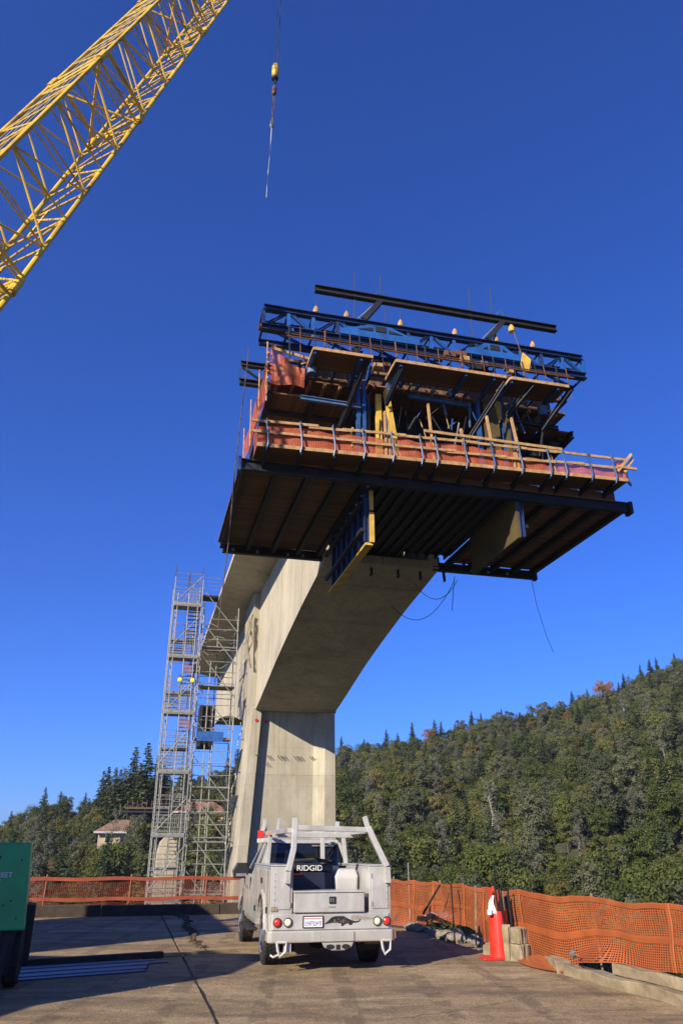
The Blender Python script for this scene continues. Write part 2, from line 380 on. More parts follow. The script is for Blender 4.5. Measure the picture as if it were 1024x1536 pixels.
# pale mortar seam scratched over the slab in front of the truck
mb=MB(); pts=[(.30,13.3),(1.2,13.45),(2.55,13.9),(3.0,13.4),(3.45,12.6)]; pts2=[(.30,9.17),(1.03,9.56),(1.72,10.1),(2.6,10.9)]; rd=random.Random(31); P=[]
for a,b_ in zip(pts,pts[1:]):
    for i in range(14): P.append((a[0]+(b_[0]-a[0])*i/14+rd.gauss(0,.012),a[1]+(b_[1]-a[1])*i/14+rd.gauss(0,.02)))
for a,b_ in zip(pts2,pts2[1:]):
    for i in range(14): P.append((a[0]+(b_[0]-a[0])*i/14+rd.gauss(0,.012),a[1]+(b_[1]-a[1])*i/14+rd.gauss(0,.02)))
for a,b_ in zip(P,P[1:]):
    if a[0]>b_[0]+.5: continue
    if rd.random()<.2: continue
    w0=rd.uniform(.008,.028); mb.add([(a[0],a[1]-w0,.008),(b_[0],b_[1]-w0,.008),(b_[0],b_[1]+w0,.008),(a[0],a[1]+w0,.008)],[(0,1,2,3)])
tag(mb.build('slab_seam',M['wlog']),kind='structure')
# kerb along the far edge of the pad
mb=MB(); q=-30.
while q<-4.0:
    L=min(3.2,-4.0-q); mb.box(q+.01,q+L-.01,-.25,.08,-.02,.27+random.uniform(-.02,.02)); q+=L
k=thingB('timber_kerb','dark timber kerb along the far edge of the concrete pad','kerb',-16,0,0)
mb.build('kerb_beam',M['kerb'],k,bevel=.015,off=(-16,0,0))
# asphalt-filled joint and broken seam
mb=MB(); pts=[]
y=-40.
while y<-10.6: pts.append((QJ+.008*math.sin(y*1.7)+.007*math.sin(y*5),y)); y+=.35
for a,b_ in zip(pts,pts[1:]):
    w0=.009+.008*abs(math.sin(a[1]*3.1)); P=[W(a[0]-w0,a[1],.006),W(a[0]+w0,a[1],.006),W(b_[0]+w0,b_[1],.006),W(b_[0]-w0,b_[1],.006)]
    mb.add(P,[(0,1,2,3)])
tag(mb.build('slab_joint',M['black']),kind='structure')
def rocklet(mb,c,r,seed):
    rd=random.Random(seed); n=7; 
    rings=[]
    for j,(h,k) in enumerate(((-.5,.75),(0,1),(.45,.75),(.62,.3))):
        rings.append([(c[0]+r*k*rd.uniform(.75,1.2)*math.cos(2*PI*i/n),c[1]+r*k*rd.uniform(.75,1.2)*math.sin(2*PI*i/n),c[2]+r*h) for i in range(n)])
    mb.loft(rings)
mb=MB(); rd=random.Random(3)
for i in range(170):
    s=rd.uniform(-8.9,.0); q=QJ+.55+.02*s+rd.gauss(0,.06)+ .05*math.sin(s*2)
    p=W(q,s,.01); rocklet(mb,p,rd.choice([.015,.02,.03,.05])*rd.uniform(.7,1.3),i)
tag(mb.build('seam_rubble',M['dark_dirt']),'broken dark rubble ridge along the seam left of the truck','rubble',kind='stuff')
mb=MB(); rd=random.Random(5)
for i in range(650):
    x=rd.uniform(-6,5); y=rd.uniform(6.5,20); q,s=toB(x,y)
    if q>-3.6 or s>-.4: continue
    rocklet(mb,(x,y,.006),rd.choice([.003,.004,.005,.006,.008,.012])*rd.uniform(.6,1.2),i+400)
tag(mb.build('loose_grit',M['wlog']),'pale loose grit scattered over the concrete pad','grit',kind='stuff')

# ------------------------------------------------------------------ the concrete bridge
def soff(s):
    d=abs(s-30.8)
    return ip(d,[0,2.5,4.5,7,10.5,13.8,18,23.4,40],[10.35,10.42,10.78,11.3,12.02,12.58,13.2,13.8,14.0])
S0,S1=7.55,58.5
bb=(-.3,30.8,-9); br=thingB('concrete_bridge','unfinished pale concrete cantilever bridge on a tall recessed pier','bridge',*bb)
ss=[S0+(S1-S0)*i/56 for i in range(57)]
def strip(q0,q1,z0,z1):
    mb=MB(); mb.loft([[(q0,s,z0(s)),(q1,s,z0(s)),(q1,s,z1(s)),(q0,s,z1(s))] for s in ss]); return mb
ROOT=18.7
strip(-2.9,-2.38,soff,lambda s:ROOT).build('web_wall',M['conc'],br,off=bb)
strip(2.08,2.6,soff,lambda s:ROOT).build('web_wall',M['conc'],br,off=bb)
strip(-2.38,2.08,soff,lambda s:soff(s)+.4).build('bottom_slab',M['conc'],br,off=bb)
mb=MB(); mb.loft([[(-5.55,s,19.12),(-2.9,s,ROOT),(2.6,s,ROOT),(5.25,s,19.12),(5.25,s,19.45),(-5.55,s,19.45)] for s in ss]); mb.build('deck_slab',M['conc'],br,off=bb)
mb=MB(); mb.box(-2.37,2.07,28.6,29.2,soff(29)+.42,ROOT-.01); mb.box(-2.37,2.07,32.4,33,soff(33)+.42,ROOT-.01); mb.build('diaphragm',M['conc'],br,off=bb)
# rebar along the deck edge
rd=random.Random(2)
s=S0
while s<S1:
    q=-5.4; mb=MB(); mb.tube([(q,s,19.44),(q+rd.uniform(-.05,.05),s+rd.uniform(-.05,.05),20.0+rd.uniform(-.1,.12))],.018,4); mb.build('rebar',M['hook'],br,off=bb)
    s+=.47
def pier_ring(z):
    k=(10.4-z); L=-3.08-.058*k; Rr=2.62+.012*k; a=28.25; b=33.3
    return [(L,a,z),(L+.62,a,z),(L+.62,a+.52,z),(1.25,a+.52,z),(1.95,a,z),(Rr,a,z),(Rr,b,z),(2.0,b,z),(1.25,b-.7,z),(L+.6,b-.7,z),(L+.58,b,z),(L,b,z)]
mb=MB(); mb.loft([pier_ring(z) for z in (-16,-8,-2,3,7,10.44)]); mb.build('pier_shaft',M['conc_pier'],br,off=bb)
mb=MB(); mb.loft([[(-3.08-.02*(z-10.4)*0-.25*(z-10.4)/8.2,28.25,z),(-2.905,28.25,z),(-2.905,33.3,z),(-3.08-.25*(z-10.4)/8.2,33.3,z)] for z in (10.445,14,18.72)]); mb.build('pilaster',M['conc_pier'],br,off=bb)
mb=MB(); mb.loft([[(2.605,28.25,z),(2.72,28.25,z),(2.72,33.3,z),(2.605,33.3,z)] for z in (10.445,14,18.72)]); mb.build('pilaster',M['conc_pier'],br,off=bb)
for (q,s) in ((-2.8,28.25),(-2.05,28.77)):
    mb=MB(); mb.lathe([(.0,-.05),(.11,-.05),(.11,-.0)],(q,s,9.75),12,'y'); mb.build('red_cap',M['red'],br,off=bb)
for q in (-2.75,-1.9,-1.2,-.9,-.1,.2,1.0,1.15):
    s=28.25 if q<-2.5 else 28.77
    for dq in (0,.18): mb=MB(); mb.bar((q+dq,s-.02,7.55),(q+dq+.14,s-.16,7.35),.035); mb.build('form_tie',M['black'],br,off=bb)

# ------------------------------------------------------------------ form traveller
tb=(0,0,14); tv=thingB('form_traveller','dark blue steel form traveller with plank platforms clamped to the bridge tip','form traveller',*tb)
def T(mb,name,mat,parent=tv,**k): return mb.build(name,M[mat],parent,off=tb,**k)
def ibeam(mb,a,b,w,h,up=(0,0,1)):
    a=Vector(a); b=Vector(b); u=Vector(up); tw=.03
    mb.bar(a+u*(h/2-tw/2),b+u*(h/2-tw/2),w,tw,up); mb.bar(a-u*(h/2-tw/2),b-u*(h/2-tw/2),w,tw,up); mb.bar(a,b,tw,h-2*tw-.002,up)
Q0,Q1=-7.6,7.7
# lower platform: decking, joists and cross beams
mb=MB(); mb.box(Q0,-3.05,.25,8.1,14.36,14.42); T(mb,'platform_deck','planks_s')
mb=MB(); mb.box(3.15,Q1,.25,8.0,14.36,14.42); T(mb,'platform_deck','planks_s')
for q in (-7.55,-6.4,-5.22,-4.08,-3.1,3.2,4.4,5.55,6.65,7.65):
    mb=MB(); ibeam(mb,(q,.25,14.22),(q,8.1,14.22),.2,.26); T(mb,'joist','black')
mb=MB(); mb.box(-3.0,3.1,.3,7.3,14.42,14.46); T(mb,'soffit_form','black')
for i in range(13):
    q=-2.75+i*.46; mb=MB(); ibeam(mb,(q,.3,14.31),(q,7.3,14.31),.10,.20); T(mb,'soffit_rib','blue_dark')
mb=MB(); ibeam(mb,(-7.72,.1,14.28),(7.85,.1,14.28),.24,.42); T(mb,'cross_beam','blue_dark')
mb=MB(); ibeam(mb,(-7.5,8.2,14.15),(7.85,8.2,14.15),.24,.40); T(mb,'cross_beam','blue_dark')
mb=MB(); mb.box(-7.85,-7.73,-.05,.28,14.0,14.55); T(mb,'end_plate','blue'); mb=MB(); mb.box(7.86,8.0,-.1,.3,14.0,14.5); T(mb,'end_plate','black')
mb=MB(); mb.box(7.86,7.98,8.05,8.35,13.9,14.3); T(mb,'end_plate','black')
for q in (-7.1,-6.0,-4.6,-3.9,3.6,3.9,4.4,4.7,5.3,6.3):
    mb=MB(); mb.box(q,q+.12,8.02,8.07,14.0,14.12); T(mb,'clamp_plate','galv')
for q in (-.6,.7,1.8,3.0): 
    mb=MB(); mb.bar((q,8.0,13.95),(q,7.9,13.35),.09,.14); mb.bar((q,7.9,13.4),(q-.15,7.6,13.25),.09); T(mb,'hanger_bracket','black')
mb=MB(); ibeam(mb,(2.3,7.6,13.85),(4.2,7.6,13.85),.18,.18); mb.bar((2.6,7.6,13.9),(2.6,7.6,14.4),.1); mb.bar((3.9,7.6,13.9),(3.9,7.6,14.4),.1); T(mb,'lower_beam','black')
# slight outboard board at the far left
mb=MB(); mb.box(-7.76,-7.61,.6,7.9,14.3,14.36); T(mb,'edge_board','planks_s')
# web forms
def webform(q0,q1,s0,s1,z0,z1,out,mat):
    mb=MB(); mb.box(q0,q1,s0,s1,z0,z1); o=T(mb,'web_form',mat)
    s=s0+.06
    qq=q0-.10 if out<0 else q1+.10
    while s<s1:
        mb=MB(); ibeam(mb,(qq,s,z0+.05),(qq,s,z1),.16,.2,(1,0,0)); x=T(mb,'rib','blue_deep',parent=None); x.parent=o; s+=.85
    for z in (z0+.5,z0+1.6,z0+3.2,z0+4.8):
        if z<z1:
            mb=MB(); qw=q0-.28 if out<0 else q1+.28; mb.box(qw-.07,qw+.07,s0,s1,z-.07,z+.07); x=T(mb,'waler','blue_dark',parent=None); x.parent=o
    return o
webform(-2.78,-2.68,.75,6.6,12.0,18.4,-1,'ply_side')
webform(2.95,3.05,.15,4.6,12.55,18.4,1,'ply_side')
mb=MB(); mb.box(-2.95,-2.66,.73,6.62,11.9,11.99); T(mb,'form_edge','ply')
for i in range(6): mb=MB(); mb.box(-2.67,-2.60,1.0+i*.95,1.5+i*.95,12.0,12.22); T(mb,'form_block','ply')
mb=MB(); mb.box(-2.80,-2.62,.66,.74,12.0,13.2); mb.box(-2.79,-2.64,.67,.74,13.3,14.1); T(mb,'form_edge','ply')
# upper part of the web forms seen between the platforms
mb=MB(); mb.box(-2.52,-2.30,.45,.6,15.6,18.3); mb.bar((-2.15,.3,18.4),(-1.75,.3,15.4),.16,.28); T(mb,'end_strip','ply')
mb=MB(); mb.box(2.1,2.75,.45,.58,16.3,18.6); T(mb,'end_panel','ply_side'); mb=MB(); mb.prism([(2.45,18.75),(2.85,18.7),(2.85,17.9),(2.72,17.7),(2.62,18.4)],'y',.36,.44); T(mb,'yellow_flap','ply')
for q in (-3.25,-3.02,-2.0,1.85,2.95,3.3):
    mb=MB(); ibeam(mb,(q,.5,15.0),(q,.5,18.8),.14,.2,(0,1,0)); T(mb,'rib_post','blue')
mb=MB(); ibeam(mb,(-1.1,.6,18.5),(1.6,.6,18.45),.16,.2); T(mb,'waler','blue_pale')
mb=MB(); ibeam(mb,(-5.6,.3,17.55),(-3.2,.3,17.5),.14,.18); T(mb,'waler','blue_pale')
mb=MB(); ibeam(mb,(3.3,.4,17.9),(5.4,.4,17.8),.14,.18); T(mb,'waler','blue_dark')
# inner box form: dark core between the webs
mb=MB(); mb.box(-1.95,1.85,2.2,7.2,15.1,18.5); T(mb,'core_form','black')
for q in (-1.5,-.7,.1,.9,1.6):
    mb=MB(); ibeam(mb,(q,2.05,15.1),(q,2.05,18.5),.1,.16,(0,1,0)); T(mb,'core_rib','blue_dark')
# wing forms of the deck overhang, one plank tray behind another
def wing(sign,qa,qb):
    for i,(s0,s1,z) in enumerate(((.55,1.75,17.75),(2.0,3.3,17.62),(3.55,4.9,17.5),(5.1,6.4,17.4))):
        for (a,b) in ((qa,(qa+qb)/2-.12),((qa+qb)/2+.12,qb)):
            mb=MB(); z2=z+.07
            mb.box(min(a,b),max(a,b),s0,s1,z,z+.06); o=T(mb,'wing_tray','planks_q')
        mb=MB(); ibeam(mb,(qa,s1+.13,z-.02),(qb,s1+.13,z-.02),.18,.24); T(mb,'wing_beam','blue_dark')
    for q in (qa,(qa+qb)/2,qb):
        mb=MB(); ibeam(mb,(q,.4,17.62),(q,6.6,17.22),.16,.3); T(mb,'wing_rafter','blue_dark')
wing(-1,-6.75,-3.3); wing(1,3.4,6.05)
for (q0,z0,q1,z1,s0,s1) in ((-3.2,19.0,-4.3,15.5,-.8,1.6),(-1.75,18.9,-2.25,17.6,-.9,0),(2.45,18.7,1.0,16.2,-.9,.4),(3.75,18.9,2.9,17.8,-.9,0),(5.4,18.9,4.6,17.6,-.9,.3)):
    mb=MB(); ibeam(mb,(q0,s0,z0),(q1,s1,z1),.16,.22); T(mb,'raker','blue_dark')
# upper plank platforms hung below the truss
for (a,b) in ((-5.35,-3.05),(-2.1,2.5),(2.72,5.25)):
    mb=MB(); mb.box(a,b,-.98,.30,18.95,19.0); d=T(mb,'upper_platform','planks_s')
    mb=MB(); mb.box(a,b,-1.03,-.985,18.9,19.03); x=T(mb,'toe_board','lumber',parent=None); x.parent=d
    mb=MB(); mb.bar((a-.03,-1.0,18.96),(a-.03,.32,18.96),.05,.12); x=T(mb,'end_board','lumber',parent=None); x.parent=d
    for q in (a+.05,b-.45) if b-a<3 else (a+.2,(a+b)/2+.6,b-.5):
        mb=MB(); ibeam(mb,(q,-.95,18.86),(q,1.2,18.78),.12,.16); x=T(mb,'bracket','blue',parent=None); x.parent=d
# closely packed timber decks and frames under the truss
for (q0,q1,s0,s1,z) in ((-6.6,-2.9,.9,2.2,18.75),(-6.6,-3.0,2.5,4.0,18.55),(-2.8,2.6,.55,2.0,18.72),(2.8,6.0,.6,2.2,18.7),(2.9,6.2,2.5,4.2,18.5)):
    mb=MB(); mb.box(q0,q1,s0,s1,z,z+.06); o=T(mb,'timber_deck','planks_s')
    q=q0+.2
    while q<q1:
        mb=MB(); mb.box(q,q+.1,s0,s1,z-.14,z-.005); x=T(mb,'timber_bearer','hook' if int(q*10)%3 else 'lumber',parent=None); x.parent=o; q+=.62
for (q0,q1,z0,z1,s) in ((-6.5,-5.3,19.25,19.75,1.4),(-5.2,-3.2,19.3,20.3,1.6),(-3.0,-1.2,19.25,20.35,1.5),(-1.1,1.4,19.25,20.0,1.5),(1.5,3.2,19.25,20.4,1.5),(3.3,5.9,19.25,19.9,1.6)):
    mb=MB(); mb.box(q0,q1,s,s+.08,z0,z1); T(mb,'back_panel','planks_q' if q0<1 else 'hook')
for i in range(18):
    q=-6.3+i*.72; mb=MB(); ibeam(mb,(q,.35,19.25),(q,2.6,19.25),.1,.16); T(mb,'cross_bearer','blue_deep')
# ledger rails above the upper platforms
mb=MB(); mb.tube([(-6.3,-.2,19.95),(6.1,-.2,20.05)],.03); mb.tube([(-6.3,.1,20.3),(6.1,.1,20.35)],.025); T(mb,'rail','hook')
for i in range(26):
    q=-6.1+i*.48+random.uniform(-.1,.1); mb=MB(); mb.tube([(q,-.1,19.0),(q+random.uniform(-.06,.06),.1,20.7)],.02 if i%3 else .035,5); T(mb,'hanger','hook' if i%2 else 'blue_dark')
mb=MB(); mb.box(-6.3,6.2,.8,1.0,19.5,19.62); mb.box(-6.3,6.2,2.6,2.8,19.5,19.62); T(mb,'deck_edge_form','planks_s')
mb=MB(); mb.box(-6.0,5.9,1.2,6.8,19.15,19.2); T(mb,'deck_form','planks_s')
# main trusses
def truss(q0,q1,s,zb,zt,n,plates):
    o=MB(); 
    ibeam(o,(q0,s,zt),(q1,s,zt),.26,.24); t=T(o,'truss_chord','blue_deep')
    mb=MB(); ibeam(mb,(q0-.05,s,zb),(q1+.05,s,zb),.3,.28); T(mb,'truss_chord','blue_deep')
    mb=MB(); mb.lathe([(.0,-.06),(.16,-.06),(.16,.04),(.0,.04)],(q0-.1,s,zb),14,'x'); T(mb,'chord_cap','hook')
    step=(q1-q0)/n
    for i in range(n+1):
        q=q0+i*step; mb=MB(); ibeam(mb,(q,s,zb+.14),(q,s,zt-.12),.14,.16,(0,1,0)); T(mb,'truss_post','blue_mid' if i%3 else 'blue_deep')
    for i in range(n):
        a=q0+i*step; b=a+step; mb=MB()
        if i%2==0: ibeam(mb,(a+.1,s,zb+.14),(b-.1,s,zt-.12),.12,.14)
        else: ibeam(mb,(a+.1,s,zt-.12),(b-.1,s,zb+.14),.12,.14)
        T(mb,'truss_diagonal','blue_mid' if i%2 else 'blue_deep')
    mb=MB(); ibeam(mb,(q0,s+1.0,zb),(q1,s+1.0,zb),.2,.24); T(mb,'back_chord','blue_deep'); mb=MB(); ibeam(mb,(q0,s+1.0,zt),(q1,s+1.0,zt),.2,.2); T(mb,'back_chord','blue_deep')
    for i in range(0,n,2):
        a=q0+i*step; mb=MB(); ibeam(mb,(a+.1,s+1,zt-.1),(a+step*2-.1,s+1,zb+.1),.1,.12); T(mb,'back_diagonal','blue_mid')
    for i in range(0,n+1):
        a=q0+i*step; mb=MB(); mb.bar((a,s+.1,zb+.05),(a,s+1,zb+.05),.08); mb.bar((a,s+.1,zt),(a,s+1,zt),.07); T(mb,'cross_tie','blue_deep')
    for (a,b) in plates:
        mb=MB(); m_=(a+b)/2
        mb.prism([(a,zb+.16),(b,zb+.16),(b,zb+.42),(b-.45,zb+.5),(m_+.45,zt-.14),(m_-.45,zt-.14),(a+.5,zb+.55),(a,zb+.42)],'y',s-.20,s-.14); T(mb,'gusset_plate','blue_mid')
        mb=MB(); mb.prism([(m_-.22,zb+.5),(m_+.22,zb+.5),(m_+.22,zt-.2),(m_-.22,zt-.2)],'y',s-.23,s-.205); T(mb,'opening','black')
        mb=MB(); mb.prism([(a+.75,zb+.5),(m_-.35,zb+.5),(m_-.35,zt-.3)],'y',s-.23,s-.205); mb.prism([(b-.75,zb+.5),(m_+.35,zb+.5),(m_+.35,zt-.3)],'y',s-.23,s-.205); T(mb,'opening','blue_dark')
truss(-7.15,7.1,.5,20.72,21.68,14,((-4.0,-.6),(1.5,4.1)))
# second truss behind
def truss2(q0,q1,s):
    mb=MB(); ibeam(mb,(q0,s,20.72),(q1,s,20.72),.26,.26); ibeam(mb,(q0,s,21.68),(q1,s,21.68),.24,.24); T(mb,'rear_truss_chords','blue_dark')
    n=int((q1-q0)/1.05); st=(q1-q0)/n
    for i in range(n+1):
        mb=MB(); ibeam(mb,(q0+i*st,s,20.86),(q0+i*st,s,21.56),.12,.12,(0,1,0)); T(mb,'rear_truss_post','blue')
    for i in range(n):
        mb=MB(); ibeam(mb,(q0+i*st+.1,s,21.5),(q0+(i+1)*st-.1,s,20.9),.1,.1); T(mb,'rear_truss_diagonal','blue_dark')
truss2(-7.55,6.8,4.6)
for q in (-3.1,2.6):
    mb=MB(); ibeam(mb,(q,.7,20.6),(q,8.1,20.6),.3,.35); T(mb,'main_girder','blue_dark')
    mb=MB(); ibeam(mb,(q,4.4,20.0),(q,4.4,20.4),.5,.5,(0,1,0)); T(mb,'bogie','blue')
# top beam and its two inclined legs
mb=MB(); ibeam(mb,(-5.06,.5,23.08),(6.02,.5,23.08),.24,.30); T(mb,'top_beam','black')
for (a,b) in ((-3.0,-2.25),(2.55,3.35)):
    mb=MB(); mb.bar((a,.5,21.82),(b,.5,22.92),.34,.22); T(mb,'beam_leg','blue_dark'); mb=MB(); mb.bar((a-.25,.42,21.82),(b-.12,.42,22.9),.04,.04); T(mb,'leg_stay','galv')
    mb=MB(); mb.box(b-.16,b+.2,.38,.62,23.235,23.5); T(mb,'beam_saddle','blue')
# hanger rods and their nuts
for (q,z0,z1,nut) in ((-3.35,21.8,24.2,0),(-2.2,23.3,24.4,0),(-5.0,21.8,22.4,1),(-3.7,21.8,22.3,1),(-2.0,21.8,22.7,0),(-1.35,21.8,22.6,1),(1.9,21.8,24.6,0),(2.95,23.4,24.8,0),(3.0,21.8,22.5,1),(4.75,21.8,22.3,1),(1.1,21.8,22.1,1)):
    mb=MB(); mb.tube([(q,.5,z0),(q+.02,.5,z1)],.022,6); T(mb,'hanger_rod','wire')
    if nut: mb=MB(); mb.lathe([(.05,21.81),(.13,21.83),(.12,22.0),(.05,22.16),(.02,22.2)],(q,.5,0),10); T(mb,'rod_nut','lumber')
# chain hoist from the top beam
mb=MB(); mb.tube([(3.75,.45,22.95),(3.8,.4,22.6),(4.05,.2,20.9)],.02,5); T(mb,'hoist_chain','hook'); mb=MB(); mb.lathe([(.04,22.45),(.13,22.5),(.15,22.65),(.06,22.85)],(3.78,.45,0),10); T(mb,'hoist_block','ply')
mb=MB(); mb.prism([(4.0,21.2),(4.35,20.9),(4.2,20.25),(3.95,20.2),(3.85,20.6)],'y',.1,.16); T(mb,'yellow_bag','ply')
# lower catwalk along the front
ZC=lambda q:14.75+.026*q
def cat(mb,q0,q1,s0,s1,dz0,dz1):
    mb.add([(q0,s0,ZC(q0)+dz0),(q1,s0,ZC(q1)+dz0),(q1,s1,ZC(q1)+dz0),(q0,s1,ZC(q0)+dz0),(q0,s0,ZC(q0)+dz1),(q1,s0,ZC(q1)+dz1),(q1,s1,ZC(q1)+dz1),(q0,s1,ZC(q0)+dz1)],[(0,3,2,1),(4,5,6,7),(0,1,5,4),(1,2,6,5),(2,3,7,6),(3,0,4,7)])
posts=[-6.95,-5.75,-4.55,-3.45,-2.35,-1.25,-.65,.5,1.6,2.75,3.95,4.6,5.7,6.75]
edges=[-7.35]+[p for p in posts[1:] if 1]+[7.3]
for a,b in zip(edges,edges[1:]):
    mb=MB(); cat(mb,a+.02,b-.02,-1.02,.02,-.06,0); T(mb,'catwalk_deck','planks_s')
    mb=MB(); cat(mb,a+.02,b-.02,-1.06,-1.02,-.08,.06); T(mb,'catwalk_toe_board','wlog' if random.random()<.0 else 'lumber')
for a,b in zip(edges,edges[1:]):
    mb=MB(); mb.box(a+.02,b-.02,-.03,.0,14.44,ZC(a)-.07); T(mb,'kick_board','planks_s')
for q in posts:
    mb=MB(); z=ZC(q); ibeam(mb,(q,-1.0,z-.14),(q,.05,z-.30),.12,.16); T(mb,'catwalk_bracket','blue_dark')
    mb=MB(); mb.tube([(q-.05,-1.08,z-.2),(q,-1.12,z+.05),(q-.02,-1.05,z+.55),(q-.10,-1.1,z+.98),(q-.06,-1.1,z+1.03)],.032,6); T(mb,'guard_post','blue_pale' if random.random()<.75 else 'blue')
rd=random.Random(11)
for lvl in (.5,.95):
    q=-7.55
    while q<7.2:
        L=rd.choice([1.6,2.4,3.2,4.0]); b=min(q+L,7.35); mb=MB()
        mb.bar((q,-1.0,ZC(q)+lvl+rd.uniform(-.05,.05)),(b,-1.02,ZC(b)+lvl+rd.uniform(-.05,.05)),.05,.10); T(mb,'guard_rail','lumber'); q=b-.35 if b<7.3 else 99
mb=MB(); mb.bar((-1.1,-.95,ZC(-1)+1.3),(4.6,-.95,ZC(4.6)+1.12),.05,.11); T(mb,'guard_rail','lumber')
for (q,z0,z1,dq) in ((-.75,.1,2.55,-.1),(.55,.35,1.6,-.12),(1.75,.05,2.3,-.2),(2.85,.2,2.35,-.25),(2.7,0,.95,-.1),(2.5,0,.9,.05),(-2.6,0,2.0,0),(-3.9,.3,1.15,.05),(4.2,.1,.85,-.1),(-2.45,0,1.6,-.02)):
    mb=MB(); mb.bar((q,-.9,ZC(q)+z0),(q+dq,-.85,ZC(q)+z1),.07,.12,(0,1,0)); T(mb,'upright_plank','lumber')
for a,b in zip([-7.3]+posts[1:],posts[1:]+[7.28]):
    if 3.9<a<5.6: nu=1
    mb=MB(); sg=rd.uniform(0,9)
    h=.86 if not 2.6<a<6 else .6
    nu,nv=10,5
    mb.grid(lambda u,v,a=a,b=b,h=h,sg=sg: (a+(b-a)*u,-.93+.025*math.sin(u*6+sg)+.015*math.sin(v*7+u*9),ZC(a+(b-a)*u)+.02+h*v*(.94+.07*math.sin(u*4+sg))),nu,nv)
    o=T(mb,'safety_net','net_red'); uv_grid(o,nu,nv,(b-a)/nu,h/nv)
mb=MB()
for i in range(9): mb.bar((-4.35+i*.12,-.9,ZC(-4)+.1),(-4.35+i*.12,-.9,ZC(-4)+.75),.025)
T(mb,'rebar_mat','lumber')
mb=MB(); mb.grid(lambda u,v:(-7.32+.02*math.sin(v*5),-.95+1.0*u,ZC(-7.3)+.02+.85*v),6,5); o=T(mb,'safety_net','net_red'); uv_grid(o,6,5,.16,.17)
# splayed lumber and torn net at the right end
for (a,b) in (((6.9,-1.0,.35),(7.5,-1.2,1.1)),((7.6,-1.1,.95),(7.2,-1.0,.35)),((6.9,-1.05,.55),(7.7,-1.1,.5))):
    mb=MB(); mb.bar((a[0],a[1],ZC(7)+a[2]),(b[0],b[1],ZC(7)+b[2]),.07,.11); T(mb,'loose_plank','lumber')
mb=MB(); mb.grid(lambda u,v:(6.95+.55*u,-1.0+.2*u,ZC(7)+.0+(.75-.1*u)*v+.1*math.sin(u*5)),6,5); o=T(mb,'safety_net','net_red'); uv_grid(o,6,5,.12,.15)
mb=MB(); mb.bar((7.3,-1.0,ZC(7)-.05),(7.7,-.6,ZC(7)+.05),.06,.12); T(mb,'loose_plank','blue_pale')
# side guardrail of the upper wing platform with hanging red and white tapes
for i,(q,s) in enumerate(((-6.9,.3),(-6.95,2.0),(-7.0,4.0),(-7.0,6.2))):
    mb=MB(); mb.tube([(q,s,17.2),(q-.05,s,19.9-.2*i)],.035,6); T(mb,'side_post','lumber')
for (z,m_) in ((18.2,'letter'),(18.5,'net_band'),(18.9,'lumber'),(19.35,'net_band')):
    mb=MB(); mb.tube([(-6.9+.02*i,.2+i,z-.06*math.sin(i*1.3)-.1*i*(z-18)) for i in range(7)],.04,5); T(mb,'side_rail',m_)
mb=MB(); mb.grid(lambda u,v:(-6.9-.1*u+.04*math.sin(v*6+u*11),.25+6.0*u,17.5+(1.55-.5*u)*v),16,5); o=T(mb,'side_net','net_red'); uv_grid(o,16,5,.37,.3)
mb=MB(); mb.grid(lambda u,v:(-6.8+1.35*u,.25+.08*math.sin(u*7+v*3),18.0+(1.6-1.0*u+.5*abs(u-.55))*v),8,6); o=T(mb,'front_net','net_red'); uv_grid(o,8,6,.17,.25)
mb=MB(); mb.bar((-6.8,.1,19.5),(-5.1,.1,19.2),.06,.12); mb.bar((-5.6,.3,19.1),(-5.0,.0,19.3),.05,.1); T(mb,'rail_board','lumber')
mb=MB(); mb.lathe([(.0,18.55),(.2,18.55),(.2,18.8),(.0,18.82)],(-5.2,.1,0),12); T(mb,'blue_bucket','blue_pale')
mb=MB(); mb.lathe([(.0,18.2),(.17,18.2),(.2,18.6),(.0,18.6)],(4.65,.2,0),12); T(mb,'blue_bucket','blue_pale')
# clutter of rods, ties and hoses in the middle
rd=random.Random(21)
for i in range(46):
    q=rd.uniform(-3.6,4.8); s=rd.uniform(.2,.9); z=rd.uniform(15.6,18.6); L=rd.uniform(.3,1.3); dx=rd.gauss(0,.3)
    mb=MB(); mb.tube([(q,s,z),(q+dx,s+rd.uniform(-.1,.1),z+L)],rd.choice([.02,.03,.045]),5); T(mb,'tie_rod',rd.choice(['blue','blue_dark','lumber','galv','blue_pale','black']))
for i in range(22):
    q=rd.uniform(-6.5,6.5); z=rd.uniform(19.2,20.6); mb=MB(); L=rd.uniform(.15,.5)
    mb.box(q,q+L,.15,.15+rd.uniform(.1,.3),z,z+rd.uniform(.08,.28)); T(mb,'jack',rd.choice(['blue','blue_dark','black','lumber','blue_pale','hook']),bevel=.01)
for i in range(14):
    q=3.2+i*.2; z=16.0+i*.13; mb=MB(); mb.box(q,q+.35,.8+rd.uniform(0,.4),2.6,z,z+rd.uniform(.1,.3)); T(mb,'outrigger_stack','black')

for i in range(8):
    z=18.2-.42*i; mb=MB(); mb.box(3.3,6.15-.36*i,1.6,5.2-.3*i,z-.36,z); T(mb,'stepped_form','black' if i%2 else 'blue_dark')
